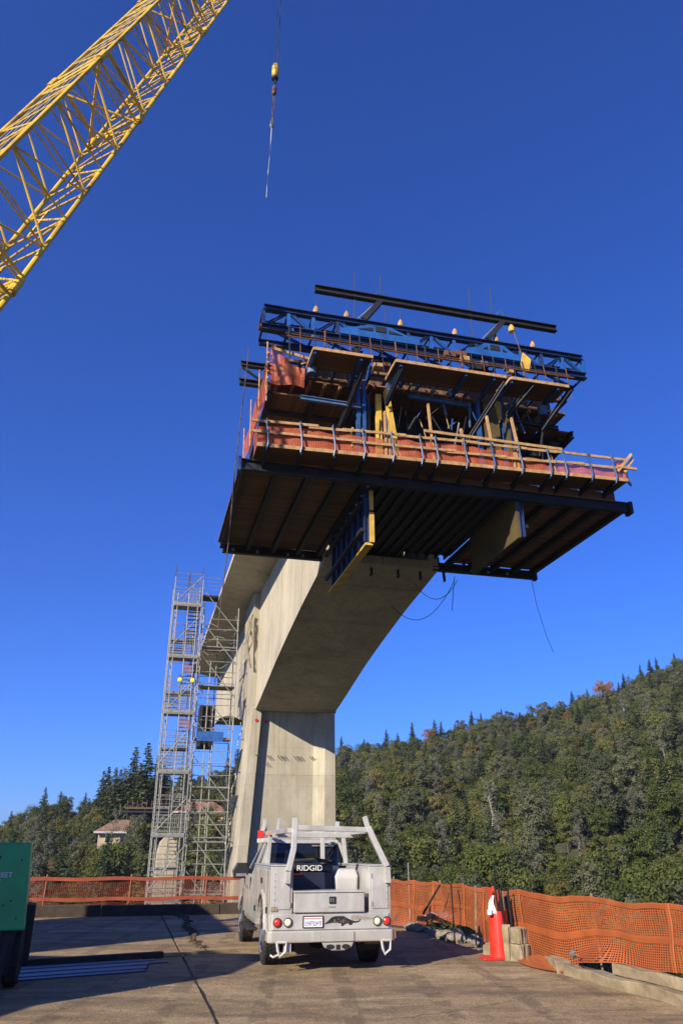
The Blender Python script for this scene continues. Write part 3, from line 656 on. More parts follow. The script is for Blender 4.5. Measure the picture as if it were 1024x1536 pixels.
# cables and ropes that hang from the traveller
def rope(name,label,cat,pts,r,mat,group=None):
    mb=MB(); P=[W(*p) for p in pts]; b=P[-1]; mb.tube(P,r,5)
    return tag(mb.build(name,M[mat],off=(0,0,0)),label,cat,group)
rope('tag_line','long brown rope hanging beside the left end of the traveller','rope',[(-7.6,.9,19.9),(-7.75,.6,17.2),(-7.9,.4,14.2),(-7.95,.5,11.5),(-8.1,.7,8.4)],.022,'rope')
rope('hanging_wire','thin wire trailing below the right end of the traveller','wire',[(7.6,8.0,13.9),(7.75,8.0,12.5),(8.1,8.0,11.0),(8.35,8.0,10.3)],.012,'wire')
def sag(a,b,d,n=12): return [(a[0]+(b[0]-a[0])*i/n,a[1]+(b[1]-a[1])*i/n,a[2]+(b[2]-a[2])*i/n-d*4*(i/n)*(1-i/n)) for i in range(n+1)]
rope('looped_cable','black cable looping below the soffit from the right web form','cable',sag((1.6,8.3,13.3),(3.8,8.2,13.6),.9),.016,'wire','cables looped under the traveller')
rope('looped_cable','black cable sagging lowest from the concrete soffit to the traveller','cable',sag((1.3,11,13.0),(3.6,8.2,13.5),1.3),.016,'wire','cables looped under the traveller')
rope('looped_cable','black cable hanging straight then curling right of the web form','cable',sag((3.7,8.3,13.8),(3.5,8.4,12.1),-.12),.016,'wire','cables looped under the traveller')

# ------------------------------------------------------------------ stair tower and pier scaffold
LV=[-12.1,-8.5,-4.8,-1.2,2.6,6.5,10.4,14.3,18.1]
sb=(-7.9,32.2,-13)
st=thingB('stair_tower','tall grey scaffold stair tower with landings left of the bridge pier','scaffold',*sb)
def Sx(mb,name,mat='galv',parent=st,**k): return mb.build(name,M[mat],parent,off=sb,**k)
qa,qm,qb=-8.88,-7.82,-6.86; sa,sz=30.5,33.9
for q in (qa,qa+.28,qm,qb-.28,qb):
    for s in (sa,sz):
        if q==qm and s==sz: continue
        mb=MB(); top=20.3+random.uniform(-.5,.4)+(0 if q in (qa,qb) else -1.6); mb.tube([(q,s,-13),(q+.02,s,4),(q-.01,s,12),(q,s,top)],.036,6); Sx(mb,'upright')
rd=random.Random(4)
for li,z in enumerate(LV):
    mb=MB(); mb.box(qa,qb,sa-.05,sa+1.05,z-.10,z); l=Sx(mb,'landing','galv_dk')
    if li<len(LV)-1: mb=MB(); mb.box(qa,qb,sz-.95,sz+.05,z+1.78,z+1.88); Sx(mb,'landing','galv_dk')
    # guard rails and infill
    mb=MB()
    for dz in (.25,.5,.75,1.0,1.25): mb.tube([(qa,sa,z+dz),(qb,sa,z+dz)],.022,5)
    for q in (qm+.05,qm+.3,qm+.55): mb.tube([(q,sa,z),(q,sa,z+1.3)],.022,5)
    for dz in (.5,1.05): 
        mb.tube([(qa,sa,z+dz),(qa,sz,z+dz)],.022,5); mb.tube([(qb,sa,z+dz),(qb,sz,z+dz)],.022,5)
    Sx(mb,'guard_rail')
    # two flights
    for k in range(2 if li<len(LV)-1 else 0):
        mb=MB(); z0=z+(0 if k==0 else 1.85); q0=(qa+.08 if k==0 else qm+.06); q1=(qm-.06 if k==0 else qb-.08)
        sA,sB=(sa+1.0,sz-.9) if k==0 else (sz-.9,sa+1.0)
        for i in range(8):
            f=(i+.5)/8; s=sA+(sB-sA)*f; zz=z0+1.85*f; mb.box(q0,q1,s-.14,s+.14,zz-.02,zz+.02)
        for q in (q0,q1): mb.bar((q,sA,z0),(q,sB,z0+1.85),.05,.2)
        for q in (q0,q1): mb.tube([(q,sA,z0+.95),(q,sB,z0+2.8)],.022,5)
        Sx(mb,'stair_flight','galv_dk' if k==0 else 'galv')
    mb=MB(); mb.box(qa,qb,sa-.06,sa-.03,z,z+.16); mb.box(qa,qa+.03,sa,sz,z,z+.16); Sx(mb,'toe_board')
    mb=MB()
    for i in range(7): mb.tube([(qm+.06+.12*i,sa+.02,z+.05),(qm+.06+.12*i,sa+.02,z+1.25)],.014,4)
    for dz in (.3,.6,.9,1.2): mb.tube([(qa+.3,sz,z+dz),(qb,sz,z+dz)],.02,4); mb.tube([(qm,sa,z+dz+1.7),(qm,sz,z+dz+1.7)],.018,4)
    Sx(mb,'infill_guard')
    mb=MB(); mb.tube([(qa,sa-.03,z+.05),(qb,sa-.03,z+2.3)],.028,5) if li%2==0 else mb.tube([(qa,sa-.03,z+.6),(qb,sa-.03,z+3.1)],.028,5); Sx(mb,'brace')
    mb=MB()
    for dz in (1.75,2.4): mb.tube([(qa,sa,z+dz),(qb,sa,z+dz)],.025,5); mb.tube([(qa,sz,z+dz),(qb,sz,z+dz)],.025,5)
    for dz in (.4,.9,1.4,2.1,2.7,3.2): mb.tube([(qa,sz-.02,z+dz),(qb,sz-.02,z+dz)],.018,4); mb.tube([(qa+.02,sa,z+dz+.1),(qa+.02,sz,z+dz+.1)],.016,4); mb.tube([(qb,sa,z+dz),(qb,sz,z+dz)],.018,4)
    mb.tube([(qa,sz,z+.1),(qb,sz,z+3.4)],.024,5); mb.tube([(qb,sa,z+.1),(qb,sz,z+3.3)],.024,5)
    Sx(mb,'ledger')
mb=MB(); mb.box(qb+.02,-5.57,32,33.2,19.30,19.44); Sx(mb,'walkway','black')
mb=MB()
for dz in (.5,.8,1.1,1.4): mb.tube([(qb,32,19.4+dz),(-5.5,32,19.4+dz)],.02,5)
Sx(mb,'guard_rail')
mb=MB(); mb.grid(lambda u,v:(qm+.0+.8*u,sa-.06,9.35+.65*v+.08*math.sin(u*6)),8,4); o=Sx(mb,'pink_net','net_pink'); uv_grid(o,8,4,.12,.25)
mb=MB(); mb.grid(lambda u,v:(qm-.0+.6*u,sa-.06,13.1+.65*v+.08*math.sin(u*6)),8,4); o=Sx(mb,'pink_net','net_pink'); uv_grid(o,8,4,.12,.25)

pb_=(-5.5,31.6,-13)
ps=thingB('pier_scaffold','slender tube scaffold braced between the stair tower and the pier','scaffold',*pb_)
def Px(mb,name,mat='galv',parent=ps,**k): return mb.build(name,M[mat],parent,off=pb_,**k)
for (q,s,top) in ((-6.63,31.0,18.6),(-5.38,31.0,9.6),(-4.08,30.8,18.2),(-6.63,32.5,18.6),(-4.12,32.6,16.8),(-5.38,32.5,17.6),(-5.9,31.0,14.2)):
    mb=MB(); pts=[(q+.03*math.sin(z*.5+q),s,z) for z in np.linspace(-13,top,9)]; mb.tube(pts,.04,6); Px(mb,'upright')
z=-10.; i=0
while z<17.8:
    mb=MB(); mb.tube([(-6.63,31.0,z),(-4.0,30.8,z+rd.uniform(-.05,.05))],.03,5); 
    if i%2==0: mb.tube([(-6.63,32.5,z),(-4.1,32.6,z)],.028,5)
    Px(mb,'ledger'); 
    if i%3==0:
        mb=MB(); mb.tube([(-6.63,30.95,z+3.6),(-4.1,30.75,z+.6)],.034,5); Px(mb,'brace')
    if i%3==1:
        mb=MB(); mb.tube([(-4.08,30.8,z),(-4.12,32.6,z+.2)],.028,5); mb.tube([(-4.08,30.8,z+.2),(-4.12,32.6,z+1.6)],.024,5); Px(mb,'tie')
    z+=.78; i+=1
for z in (-.9,2.2,5.6,8.8,12.4,15.2):
    mb=MB(); mb.box(-6.6,-4.1,30.9,32.4,z,z+.08); Px(mb,'scaffold_board','galv_dk')
mb=MB(); mb.box(-6.46,-4.7,30.7,30.78,8.6,9.25); Px(mb,'blue_panel','tarp')
for k in range(4):
    z=13+k*.9; mb=MB(); mb.tube([(-6.6+.5*i,31.2+.4*math.sin(i+k),z+1+.25*math.sin(i*1.7+k*2)) for i in range(6)],.03,5); Px(mb,'bent_tube')
# hoses strung down the pier corner
mb=MB(); rd=random.Random(8); mb.tube([(-3.26-.058*(10.4-z)+.10*math.sin(z*2.1)+.05*math.sin(z*5.3),33.2+.1*math.sin(z*3),z) for z in np.linspace(-3,10.3,150)],.035,5); mb.tube([(-3.26-.058*(10.4-z)+.1*math.sin(z*2.9+1),33.1,z) for z in np.linspace(-3,8,90)],.028,5)
tag(mb.build('hose_bundle',paint('pale_hose',(.62,.60,.54),.6,0,.2,6)),'pale tangled hoses strung down the left corner of the pier','hose').matrix_world=Matrix.Translation((O[0],O[1],0))@Matrix.Rotation(A,4,'Z')
mb=MB(); mb.tube([(-3.5+.12*math.sin(z*3),28.0,z) for z in np.linspace(13.2,17.0,30)],.08,6); mb.tube([(-3.6+.1*math.sin(z*2.3+2),27.9,z) for z in np.linspace(13.8,16.6,30)],.06,6)
tag(mb.build('cable_coil',M['wlog']),'pale coiled cable bundle hung at the top of the pier corner','cable').matrix_world=Matrix.Translation((O[0],O[1],0))@Matrix.Rotation(A,4,'Z')
for (q,lab) in ((-7.99,'bright yellow bundle hung on the stair tower rail, left one'),(-7.12,'bright yellow bundle hung on the stair tower rail, right one')):
    t=thingB('yellow_bundle',lab,'bundle',q,30.3,12.45,'yellow bundles on the stair tower')
    mb=MB(); mb.loft([[(-.13,-.06,0),(.15,-.05,.02),(.12,.08,0),(-.11,.07,.01)],[(-.16,-.08,.14),(.14,-.1,.16),(.16,.1,.15),(-.13,.09,.14)],[(-.09,-.06,.32),(.11,-.05,.30),(.09,.06,.33),(-.1,.05,.3)]]); b=mb.build('bag',M['yellow'],t,bevel=.03)
    mb=MB(); mb.tube([(0,0,.40),(.0,.15,.6)],.03,5); mb.build('strap',M['black'],t)
t=thingB('concrete_shaft','pale rounded concrete shaft standing behind the foot of the stair tower','concrete shaft',-7.6,36.5,-12)
mb=MB(); mb.loft([[(x,y,z) for (x,y) in ((-.75*k,-.7),(.75*k,-.7),(.75*k,.7),(-.75*k,.7))] for z,k in ((0,1),(12,1),(13.6,.95),(14.3,.75),(14.6,.35))]); mb.build('shaft',M['conc_pier'],t,bevel=.06)
# far end formwork of the other cantilever
fb=(-3,50,10); ff=thingB('far_formwork','dark formwork box at the far end of the bridge behind the scaffold','formwork',*fb)
mb=MB(); mb.box(-4.5,-2.9,58.6,61,11.6,15.8); mb.build('form_box',M['black'],ff,off=fb)
for q in (-4.3,-3.8,-3.3): mb=MB(); ibeam(mb,(q,58.45,11.6),(q,58.45,15.8),.12,.2,(0,1,0)); mb.build('rib',M['blue_dark'],ff,off=fb)

# ------------------------------------------------------------------ fences
def netstrip(name,fn,nu,nv,du,dv,mat,parent,off=(0,0,0)):
    mb=MB(); mb.grid(fn,nu,nv); o=mb.build(name,mat,parent,off=off,smooth=True); uv_grid(o,nu,nv,du,dv); return o
ffb=(-9,.2,0); fl=thingB('net_fence','thin orange net fence with two flat rails along the far pad edge','fence',*ffb)
for q in (-13.0,-12.35,-10.1,-8.0,-6.0):
    mb=MB(); mb.tube([(q,.2,-.05),(q+.02,.2,1.02)],.03,6); mb.build('post',M['net_band_dk'] if q>-12.9 else M['black'],fl,off=ffb)
for z,t in ((.9,.09),(.39,.09)):
    mb=MB(); mb.loft([[(-13.0+9.0*i/40,.17,z+.015*math.sin(i*.7)-t/2),(-13.0+9.0*i/40,.20,z+.015*math.sin(i*.7)-t/2),(-13.0+9.0*i/40,.20,z+.015*math.sin(i*.7)+t/2),(-13.0+9.0*i/40,.17,z+.015*math.sin(i*.7)+t/2)] for i in range(41)]); mb.build('rail_band',M['net_band_dk'],fl,off=ffb)
netstrip('net',lambda u,v:(-13.2+9.1*u,.22+.03*math.sin(u*40+v*3),.02+.88*v),60,6,9.1/60,.15,M['net_thin'],fl,ffb)
netstrip('net',lambda u,v:(-13.2-.6*u,.2-2.6*u,.02+(.88-.35*u)*v),10,6,.27,.15,M['net_thin'],fl,ffb)

rfb=(-4.1,-12,0); rf=thingB('net_fence','bright orange mesh fence sagging between stakes along the right pad edge','fence',*rfb)
FA,FB=-24.,.2
stakes=[-21.5,-19,-17.2,-15.4,-13.6,-11.6,-10.15,-9.2,-7.6,-6.3,-4.4,-2.4]
def topz(s):
    b=max((p for p in stakes if p<=s),default=FA); a=min((p for p in stakes if p>s),default=FB); f=(s-b)/max(.1,a-b)
    return 1.02-.045*math.sin(PI*f)+.008*math.sin(s*7)+.02*math.sin(b*3.3)*(1-f)
def botz(s):
    b=.03+.03*math.sin(s*3.1)
    if -10.6<s<-6.6: b+=.30*math.sin(PI*(s+10.6)/4.0)
    if s<-12.8: b+=.24*min(1,(-12.8-s)/1.5)
    return max(.02,b)
def qn(s,v):
    fold=.02*math.sin(s*5.1+v)*(1-v)+.028*math.sin(s*1.37+v*2.6+1.5*math.sin(s*.7))*(.3+.7*(1-v))+.010*math.sin(s*11+v*7+3*math.sin(s*1.9))
    flare=-.30*max(0,1-v*3.2)**1.5*max(0,math.sin(s*2.2+.6))*(1 if s>-14 else .4)
    return -3.97+fold+flare+.05*max(0,min(1,(-12.6-s)/.8))
def nf(u,v):
    s=FA+(FB-FA)*u; b=botz(s); return (qn(s,v),s,b+(topz(s)-b)*v)
NU=300
netstrip('net',nf,NU,16,(FB-FA)/NU,1.0/16,M['net'],rf,rfb)
def band(v0,v1,name,dq=-.012):
    netstrip(name,lambda u,v:(lambda p:(p[0]+dq,p[1],p[2]))(nf(u,v0+(v1-v0)*v)),NU,2,(FB-FA)/NU,.05,M['net_band2'],rf,rfb)
M['net_band2']=net('orange_net_double',(.50,.14,.04),.05,.58,.3)
band(.915,1.0,'top_hem'); band(.40,.49,'middle_hem')
for i,s in enumerate(stakes):
    mb=MB(); ln=(.10 if i%3 else -.12); q=-4.16 if s in (-11.6,) else -3.82
    if s in (-9.2,-10.15): q=-4.2
    mb.bar((q,s,-.1),(q+.02,s+ln,1.03),.02,.028); mb.build('stake',M['black'] if i%2 else M['wblock'],rf,off=rfb)
    if abs(s+13.6)>.1:
        netstrip('vertical_fold',lambda u,v,s=s:(qn(s+.05*u,v)-.02-.02*math.sin(u*PI),s-.05+.10*u,botz(s)+(topz(s)-botz(s))*v),3,10,.05,.1,M['net_band2'],rf,rfb)
mb=MB(); mb.bar((-4.22,-8.6,.98),(-4.45,-8.2,.45),.03,.03); mb.build('prop',M['black'],rf,off=rfb)
# loose orange net lying out over the kerb
netstrip('loose_net',lambda u,v:(-4.12-.22*v*math.sin(PI*u)**.6,-13.2+1.5*u,.03+.13*(1-v)*math.sin(PI*u)+.04*math.sin(u*11+v*3)*v*(1-v)),16,6,.12,.1,M['net_band2'],rf,rfb)

# timbers and stones along the fence
def timber(name,label,q0,s0,q1,s1,z,h,wd,mat,group=None):
    a=W(q0,s0,0); b=W(q1,s1,0); L=math.dist(a,b); an=math.atan2(b[1]-a[1],b[0]-a[0]); n=12
    t=thing(name,label,'timber',((a[0]+b[0])/2,(a[1]+b[1])/2,z),an,group); rd=random.Random(int(abs(s0*100)+z*50))
    rings=[]
    for i in range(n+1):
        x=-L/2+L*i/n; j=lambda: rd.uniform(-.018,.018)
        rings.append([(x,-wd/2+j(),j()*.3),(x,wd/2+j(),j()*.3),(x,wd/2+j(),h+j()),(x,-wd/2+j(),h+j())])
    mb=MB(); mb.loft(rings); mb.build('beam',M[mat],t,bevel=.012); return t
timber('kerb_timber','long pale weathered timber on the ground under the orange mesh fence',-4.12,-17.5,-4.10,-13.2,.0,.13,.2,'wlog')
timber('kerb_timber','upper pale timber stacked behind the long kerb timber under orange mesh',-4.0,-18,-4.02,-14.3,.14,.12,.16,'wlog')
timber('kerb_timber','short broken pale timber end where the loose orange net lies',-4.12,-13.1,-4.0,-12.5,.0,.16,.22,'wlog')
timber('timber_block','dark square timber block at the ground right of the red delineator',-4.22,-11.72,-3.95,-11.6,.0,.24,.3,'wblock')
timber('timber_block','dark timber block stacked on top beside the red delineator',-4.2,-11.68,-3.97,-11.57,.245,.22,.26,'wblock')
timber('timber_block','narrow upright offcut leaning at the red delineator',-4.30,-11.62,-4.22,-11.56,.0,.5,.1,'wblock')
timber('timber_block','small pale timber block on the ground left of the red delineator',-4.3,-10.9,-4.05,-10.6,.0,.16,.16,'wlog')
rd=random.Random(17)
for i in range(26):
    s=rd.uniform(-10.3,-6.3); q=-4.05+rd.uniform(-.05,.35); r=rd.uniform(.07,.2); p=W(q,s,r*.35)
    mb=MB(); rocklet(mb,(0,0,0),r,i+70); o=mb.build('rubble_stone',M['stone'],smooth=False); o.location=p; tag(o,'rough pale rubble stone lying under the lifted edge of the orange mesh','stone','rubble stones under the orange mesh')
mb=MB(); mb.grid(lambda u,v:(-.3+.6*u,-.15+.3*v,.06+.07*math.sin(u*7)*math.sin(v*5+1)),10,6); o=mb.build('white_sheet',M['tank']); o.location=W(-4.0,-7.9,.33); tag(o,'crumpled white sheet lying on the rubble behind the orange mesh','sheet'); md=o.modifiers.new('t','SOLIDIFY'); md.thickness=.006
mb=MB(); mb.grid(lambda u,v:(.03*math.sin(v*9),-.10+.22*u+.05*math.sin(v*6),.0-.16*v*(.5+.5*u)),6,6); o=mb.build('grey_rag',M['galv']); o.location=W(-4.23,-13.6,.36); tag(o,'grey rag tied low on the stake of the orange mesh fence','rag'); md=o.modifiers.new('t','SOLIDIFY'); md.thickness=.006
p=W(-3.95,-5.9,0); mb=MB(); mb.tube([(0,0,-1),(.01,0,.7),(.0,0,1.35)],[.02,.018,.012],6); o=mb.build('marker_pole',M['galv']); o.location=p; tag(o,'thin grey marker pole standing behind the fence right of the truck','pole')

# red delineator
rp=(2.56,14.15,0); dl=thing('traffic_delineator','red tapered plastic delineator tube filled with stakes beside orange mesh','delineator',rp,.2)
mb=MB(); n=28; prof=[(0.0,.18),(.03,.19),(.06,.172),(.3,.165),(.62,.148),(.70,.14)]
vs=[];rings=[]
for h,r in prof: rings.append([(r*math.cos(2*PI*i/n),r*math.sin(2*PI*i/n),h-(.12 if (h>.69 and n*.70<i<n*.76) else 0)) for i in range(n)])
rings2=[[(.13*math.cos(2*PI*i/n),.13*math.sin(2*PI*i/n),h) for i in range(n)] for h in (.69,.4)]
mb.loft(rings+rings2); mb.build('tube',M['red'],dl,smooth=False)
mb=MB(); mb.prism([(-.36,-.20),(.20,-.24),(.22,.22),(-.30,.24)],'z',.004,.04); mb.build('base',M['red'],dl,bevel=.012)
for (x,y,dx,l,m_,r) in ((-.08,-.05,-.05,1.02,'red',.035),(.0,-.1,-.06,1.10,'black',.02),(.05,0,.0,1.0,'red',.03),(.09,.03,.03,.98,'wblock',.03),(.12,-.02,.06,.92,'black',.02),(-.03,.05,0,1.05,'handle_red',.02)):
    mb=MB(); mb.bar((x,y,.4),(x+dx,y+.02,l),r,r*1.6); mb.build('stake',M[m_],dl)
mb=MB(); mb.bar((.03,-.165,.45),(-.03,-.155,1.05),.02,.03); mb.build('slot_strap',M['black'],dl)
mb=MB(); mb.tube([(.16,.02,.9),(.2,.02,.5),(.24,.0,.1)],[.04,.05,.03],6); mb.build('dark_bag',M['black'],dl)
mb=MB(); mb.grid(lambda u,v:(-.1-.12*u*v-.02*math.sin(v*5),-.13+.08*u,.92-.26*v),5,6); o=mb.build('white_tag',M['letter'],dl); md=o.modifiers.new('t','SOLIDIFY'); md.thickness=.004
mb=MB(); mb.lathe([(.0,0),(.04,0),(.04,.07),(.0,.07)],(-.18,-.1,.64),10); mb.build('white_roll',M['letter'],dl)

# ribbed sheet on the ground, hose lying by the seam
t=thing('ribbed_sheet','blue grey ribbed steel sheets lying flat on the shaded pad','steel sheet',(-4.15,12.75,.0),R(31))
for k in range(7):
    mb=MB(); y=-.75+.2*k; mb.box(-1.75+.1*((k*7)%3),1.75-.12*((k*5)%4)-.25*max(0,3-k)*.8,y,y+.185,.0,.018+.01*(k%2)); mb.build('sheet',M['sheet'],t,bevel=.012)
t=thing('timber_batten','long thin batten lying beyond the ribbed sheets','batten',(-3.3,14.3,0),R(29)); mb=MB(); mb.box(-2.2,1.7,-.03,.03,0,.05); mb.build('batten',M['wlog'],t,bevel=.006)
t=thing('timber_batten','dark thicker batten lying just behind the ribbed sheets','batten',(-4.3,13.55,0),R(30)); mb=MB(); mb.box(-1.6,1.6,-.06,.06,0,.09); mb.build('batten',M['black'],t,bevel=.006)

# ------------------------------------------------------------------ green trailer
gt=thing('generator_trailer','dark green enclosed generator trailer with white lettering cut by the frame','trailer',(-4.06,10.95,0),R(19.3))
mb=MB(); mb.prism([(-2.3,.66),(.075,.66),(0,1.68),(-2.3,1.68)],'y',0,1.3); body=mb.build('enclosure',M['green'],gt,bevel=.02)
mb=MB(); mb.box(-2.2,-.03,.05,1.2,.50,.655); mb.build('chassis',M['black'],gt,bevel=.01)
mb=MB(); mb.box(-.02,.17,.5,1.1,.25,.92); mb.build('battery_box',M['black'],gt,bevel=.015)
mb=MB(); mb.lathe([(.12,-.1),(.30,-.1),(.34,-.06),(.34,.06),(.30,.1),(.12,.1)],(-.02,.45,.34),24,'x'); tw=mb.build('tyre',M['rubber'],gt); mb=MB(); mb.lathe([(.0,-.05),(.2,-.08),(.2,.11),(.0,.11)],(-.02,.45,.34),16,'x'); mb.build('rim',M['plastic'],tw)
mb=MB(); mb.lathe([(.12,-.1),(.30,-.1),(.34,-.06),(.34,.06),(.30,.1),(.12,.1)],(-2.2,.45,.34),24,'x'); mb.build('tyre',M['rubber'],gt)
mb=MB(); mb.box(-1.2,-.05,-.02,.0,.18,.62); mb.bar((-.15,-.1,.0),(-.12,-.02,.6),.06); mb.bar((-.5,-.3,.05),(-.45,0,.55),.06); mb.build('jack_leg',M['black'],gt)
for i in range(4):
    mb=MB(); mb.tube([(-.9+.2*i,-.02,.62),(-.75+.18*i,-.18,.5+.05*i),(-.62+.12*i,-.25,.25),(-.55+.1*i,-.22,.02),(-.8+.05*i,-.5,.02)],.012,5); mb.build('cable',M['tank'] if i%2 else M['wire'],gt)
mb=MB(); mb.box(-.42,-.30,-.12,-.06,.38,.52); mb.build('white_box',M['tank'],gt,bevel=.01)
text_obj('lettering','REET',.085,M['letter'],gt,(-.17,-.004,1.27),(PI/2,0,0),.003,'RIGHT',1.0)
mb=MB(); mb.box(-.50,-.30,-.006,-.002,1.235,1.243); mb.build('lettering_rule',M['letter'],gt)
mb=MB(); mb.prism([(-.62,1.52),(-.33,1.52),(-.36,1.45),(-.62,1.45)],'y',-.005,-.002); mb.build('emblem_band',M['black'],gt)
mb=MB(); mb.lathe([(.0,-.006),(.075,-.006),(.075,-.001),(.0,-.001)],(-.42,0,1.385),20,'y'); mb.build('emblem',paint('ochre',(.5,.36,.03),.5),gt)
for (x,z) in ((-.08,1.47),(-.14,1.0),(-.22,.95),(-.05,.8)): mb=MB(); mb.lathe([(.0,-.008),(.012,-.008),(.012,.0)],(x,0,z),8,'y'); mb.build('bolt',M['black'],gt)
mb=MB(); mb.tube([(-.36,-.012,.78),(-.3,-.015,.82),(-.4,-.012,.9)],.008,5); mb.build('scratch_mark',M['galv'],gt)

# ------------------------------------------------------------------ crane
def rayp(x,y,t):
    u=(x-512)/1150; w_=(768-y)/1150; c,s_=math.cos(R(24)),math.sin(R(24)); return Vector((u*t,(c-w_*s_)*t,(s_+w_*c)*t+1.55))
P1=rayp(0,315,21.0); P2=rayp(283,0,38.5); d=(P2-P1).normalized()
view=(P1-Vector((0,0,1.55))).normalized()
n=(view-d*view.dot(d)).normalized(); p_=d.cross(n).normalized()
# p_ must point to the lower right of the picture
if p_.x<0: p_=-p_
al=R(15); LB=2.2
vv=(p_*math.sin(al)-n*math.cos(al))*LB; ww=(p_*math.cos(al)+n*math.sin(al))*LB
foot=P1-d*13.6; tip=P2+d*28
cb=Vector((-9.6,6.4,0)); cr=thing('crawler_crane','tall yellow lattice boom crane standing left of the pad','crane',tuple(cb))
def chordpt(k,c): 
    L=(tip-foot).length; f=1.0
    if k<3.0: f=.25+.75*k/3.0
    if k>L-5: f=.35+.65*(L-k)/5
    base=foot+d*k; m_={'A':(-vv-ww)/2,'B':(vv-ww)/2,'C':(vv+ww)/2,'D':(ww-vv)/2}[c]
    return base+m_*f
def C_(mb,name,mat='crane'): return mb.build(name,M[mat],cr,off=cb)
LL=(tip-foot).length; nb=int(LL/1.75); ks=[LL*i/nb for i in range(nb+1)]
for c in 'ABCD':
    mb=MB(); mb.tube([chordpt(k,c) for k in ks],.072,10); C_(mb,'chord')
for (a,b) in ('AB','BC','CD','DA'):
    mb=MB()
    for i in range(nb):
        mb.tube([chordpt(ks[i],a),chordpt(ks[i],b)],.033,6)
        x,y=(a,b) if i%2==0 else (b,a)
        mb.tube([chordpt(ks[i],x),chordpt(ks[i+1],y)],.033,6)
        
    C_(mb,'lacing')
for kk in [10.5+12.2*j for j in range(5)]:
    mb=MB()
    for c in 'ABCD': 
        a=chordpt(kk-.35,c); b=chordpt(kk+.35,c); mb.tube([a,b],.125,10)
    for (a,b) in ('AB','BC','CD','DA'):
        for dk in (-.45,.45): mb.tube([chordpt(kk+dk,a),chordpt(kk+dk,b)],.05,6)
    mb.tube([chordpt(kk-.4,'A'),chordpt(kk-.4,'C')],.045,6); mb.tube([chordpt(kk-.4,'B'),chordpt(kk-.4,'D')],.045,6)
    C_(mb,'section_joint')
for f in (.25,.4,.55,.7):
    mb=MB(); mb.tube([chordpt(k,'A').lerp(chordpt(k,'B'),f)-ww*.0 for k in ks],.02,5); C_(mb,'boom_rope','galv')
mb=MB()
for i in range(0,nb): 
    a=chordpt(ks[i],'D'); b=chordpt(ks[i],'C'); 
    if i%2==0: mb.bar(a.lerp(b,.35),chordpt(ks[i+1],'D').lerp(chordpt(ks[i+1],'C'),.35),.05,.05)
C_(mb,'walkway_strip')
# crane carrier, out of view on the left; body raised to shade the pad
hd=math.atan2(d.y,d.x)-PI/2
def CR(x,y,z): 
    c,s=math.cos(hd),math.sin(hd); return (cb.x+x*c-y*s,cb.y+x*s+y*c,z)
def cbox(mb,x0,x1,y0,y1,z0,z1):
    v=[CR(x,y,z) for z in (z0,z1) for (x,y) in ((x0,y0),(x1,y0),(x1,y1),(x0,y1))]
    mb.add(v,[(0,3,2,1),(4,5,6,7),(0,1,5,4),(1,2,6,5),(2,3,7,6),(3,0,4,7)])
for x in (-2.6,1.6):
    mb=MB()
    pr=[(-3.4,.5),(-3.1,.1),(3.1,.1),(3.4,.5),(3.1,1.0),(-3.1,1.0)]
    rA=[CR(x,y,z) for y,z in pr]; rB=[CR(x+1,y,z) for y,z in pr]; mb.loft([rA,rB]); C_(mb,'crawler_track','black')
mb=MB(); cbox(mb,-1.6,1.6,-1.6,1.6,.7,1.25); C_(mb,'undercarriage','black')
mb=MB(); cbox(mb,-1.7,1.7,-4.2,1.7,1.3,4.2); o=C_(mb,'machine_house'); o.modifiers.new('b','BEVEL').width=.08
mb=MB(); cbox(mb,-2.0,2.0,-5.4,-4.25,1.3,4.5); C_(mb,'counterweight','black')
mb=MB(); cbox(mb,1.75,3.0,.0,2.4,1.35,4.3); o=C_(mb,'cab'); o.modifiers.new('b','BEVEL').width=.08
mb=MB(); cbox(mb,1.9,2.85,2.405,2.42,2.2,4.0); cbox(mb,3.005,3.02,.3,2.1,2.2,4.0); C_(mb,'cab_window','glass')
# stacked containers out of view, added to shade the left of the pad
def container(label,x,y,z,rz,mat):
    t=thing('shade_container',label,'container',(x,y,z),rz,'unseen containers added to shade the pad')
    mb=MB(); pts=[]
    nn=60
    for i in range(nn+1):
        yy=-3.03+6.06*i/nn; o_=.03*(1 if (i//2)%2 else 0); pts.append((1.2-o_,yy))
    pts+= [(-p[0],p[1]) for p in pts[::-1]]
    mb.prism(pts,'z',.12,2.45); mb.build('corrugated_wall',M[mat],t)
    mb=MB(); mb.box(-1.22,1.22,-3.05,3.05,2.452,2.59); mb.build('top_frame',M[mat],t); mb=MB(); mb.box(-1.22,1.22,-3.05,3.05,0,.118); mb.build('base_frame',M['black'],t)
    for x_ in (-.6,.6): mb=MB(); mb.box(x_-.56,x_+.56,-3.09,-3.052,.2,2.4); d_=mb.build('door',M[mat],t); mb=MB(); mb.tube([(x_*.5,-3.12,.2),(x_*.5,-3.12,2.4)],.02,6); mb.build('lock_rod',M['galv'],d_)
container('unseen dark blue container added for shade at the bottom of the stack',-10.6,13.6,0,R(12),'tarp')
container('unseen rusty container added for shade on top of the stack',-10.5,13.5,2.6,R(14),'hook')
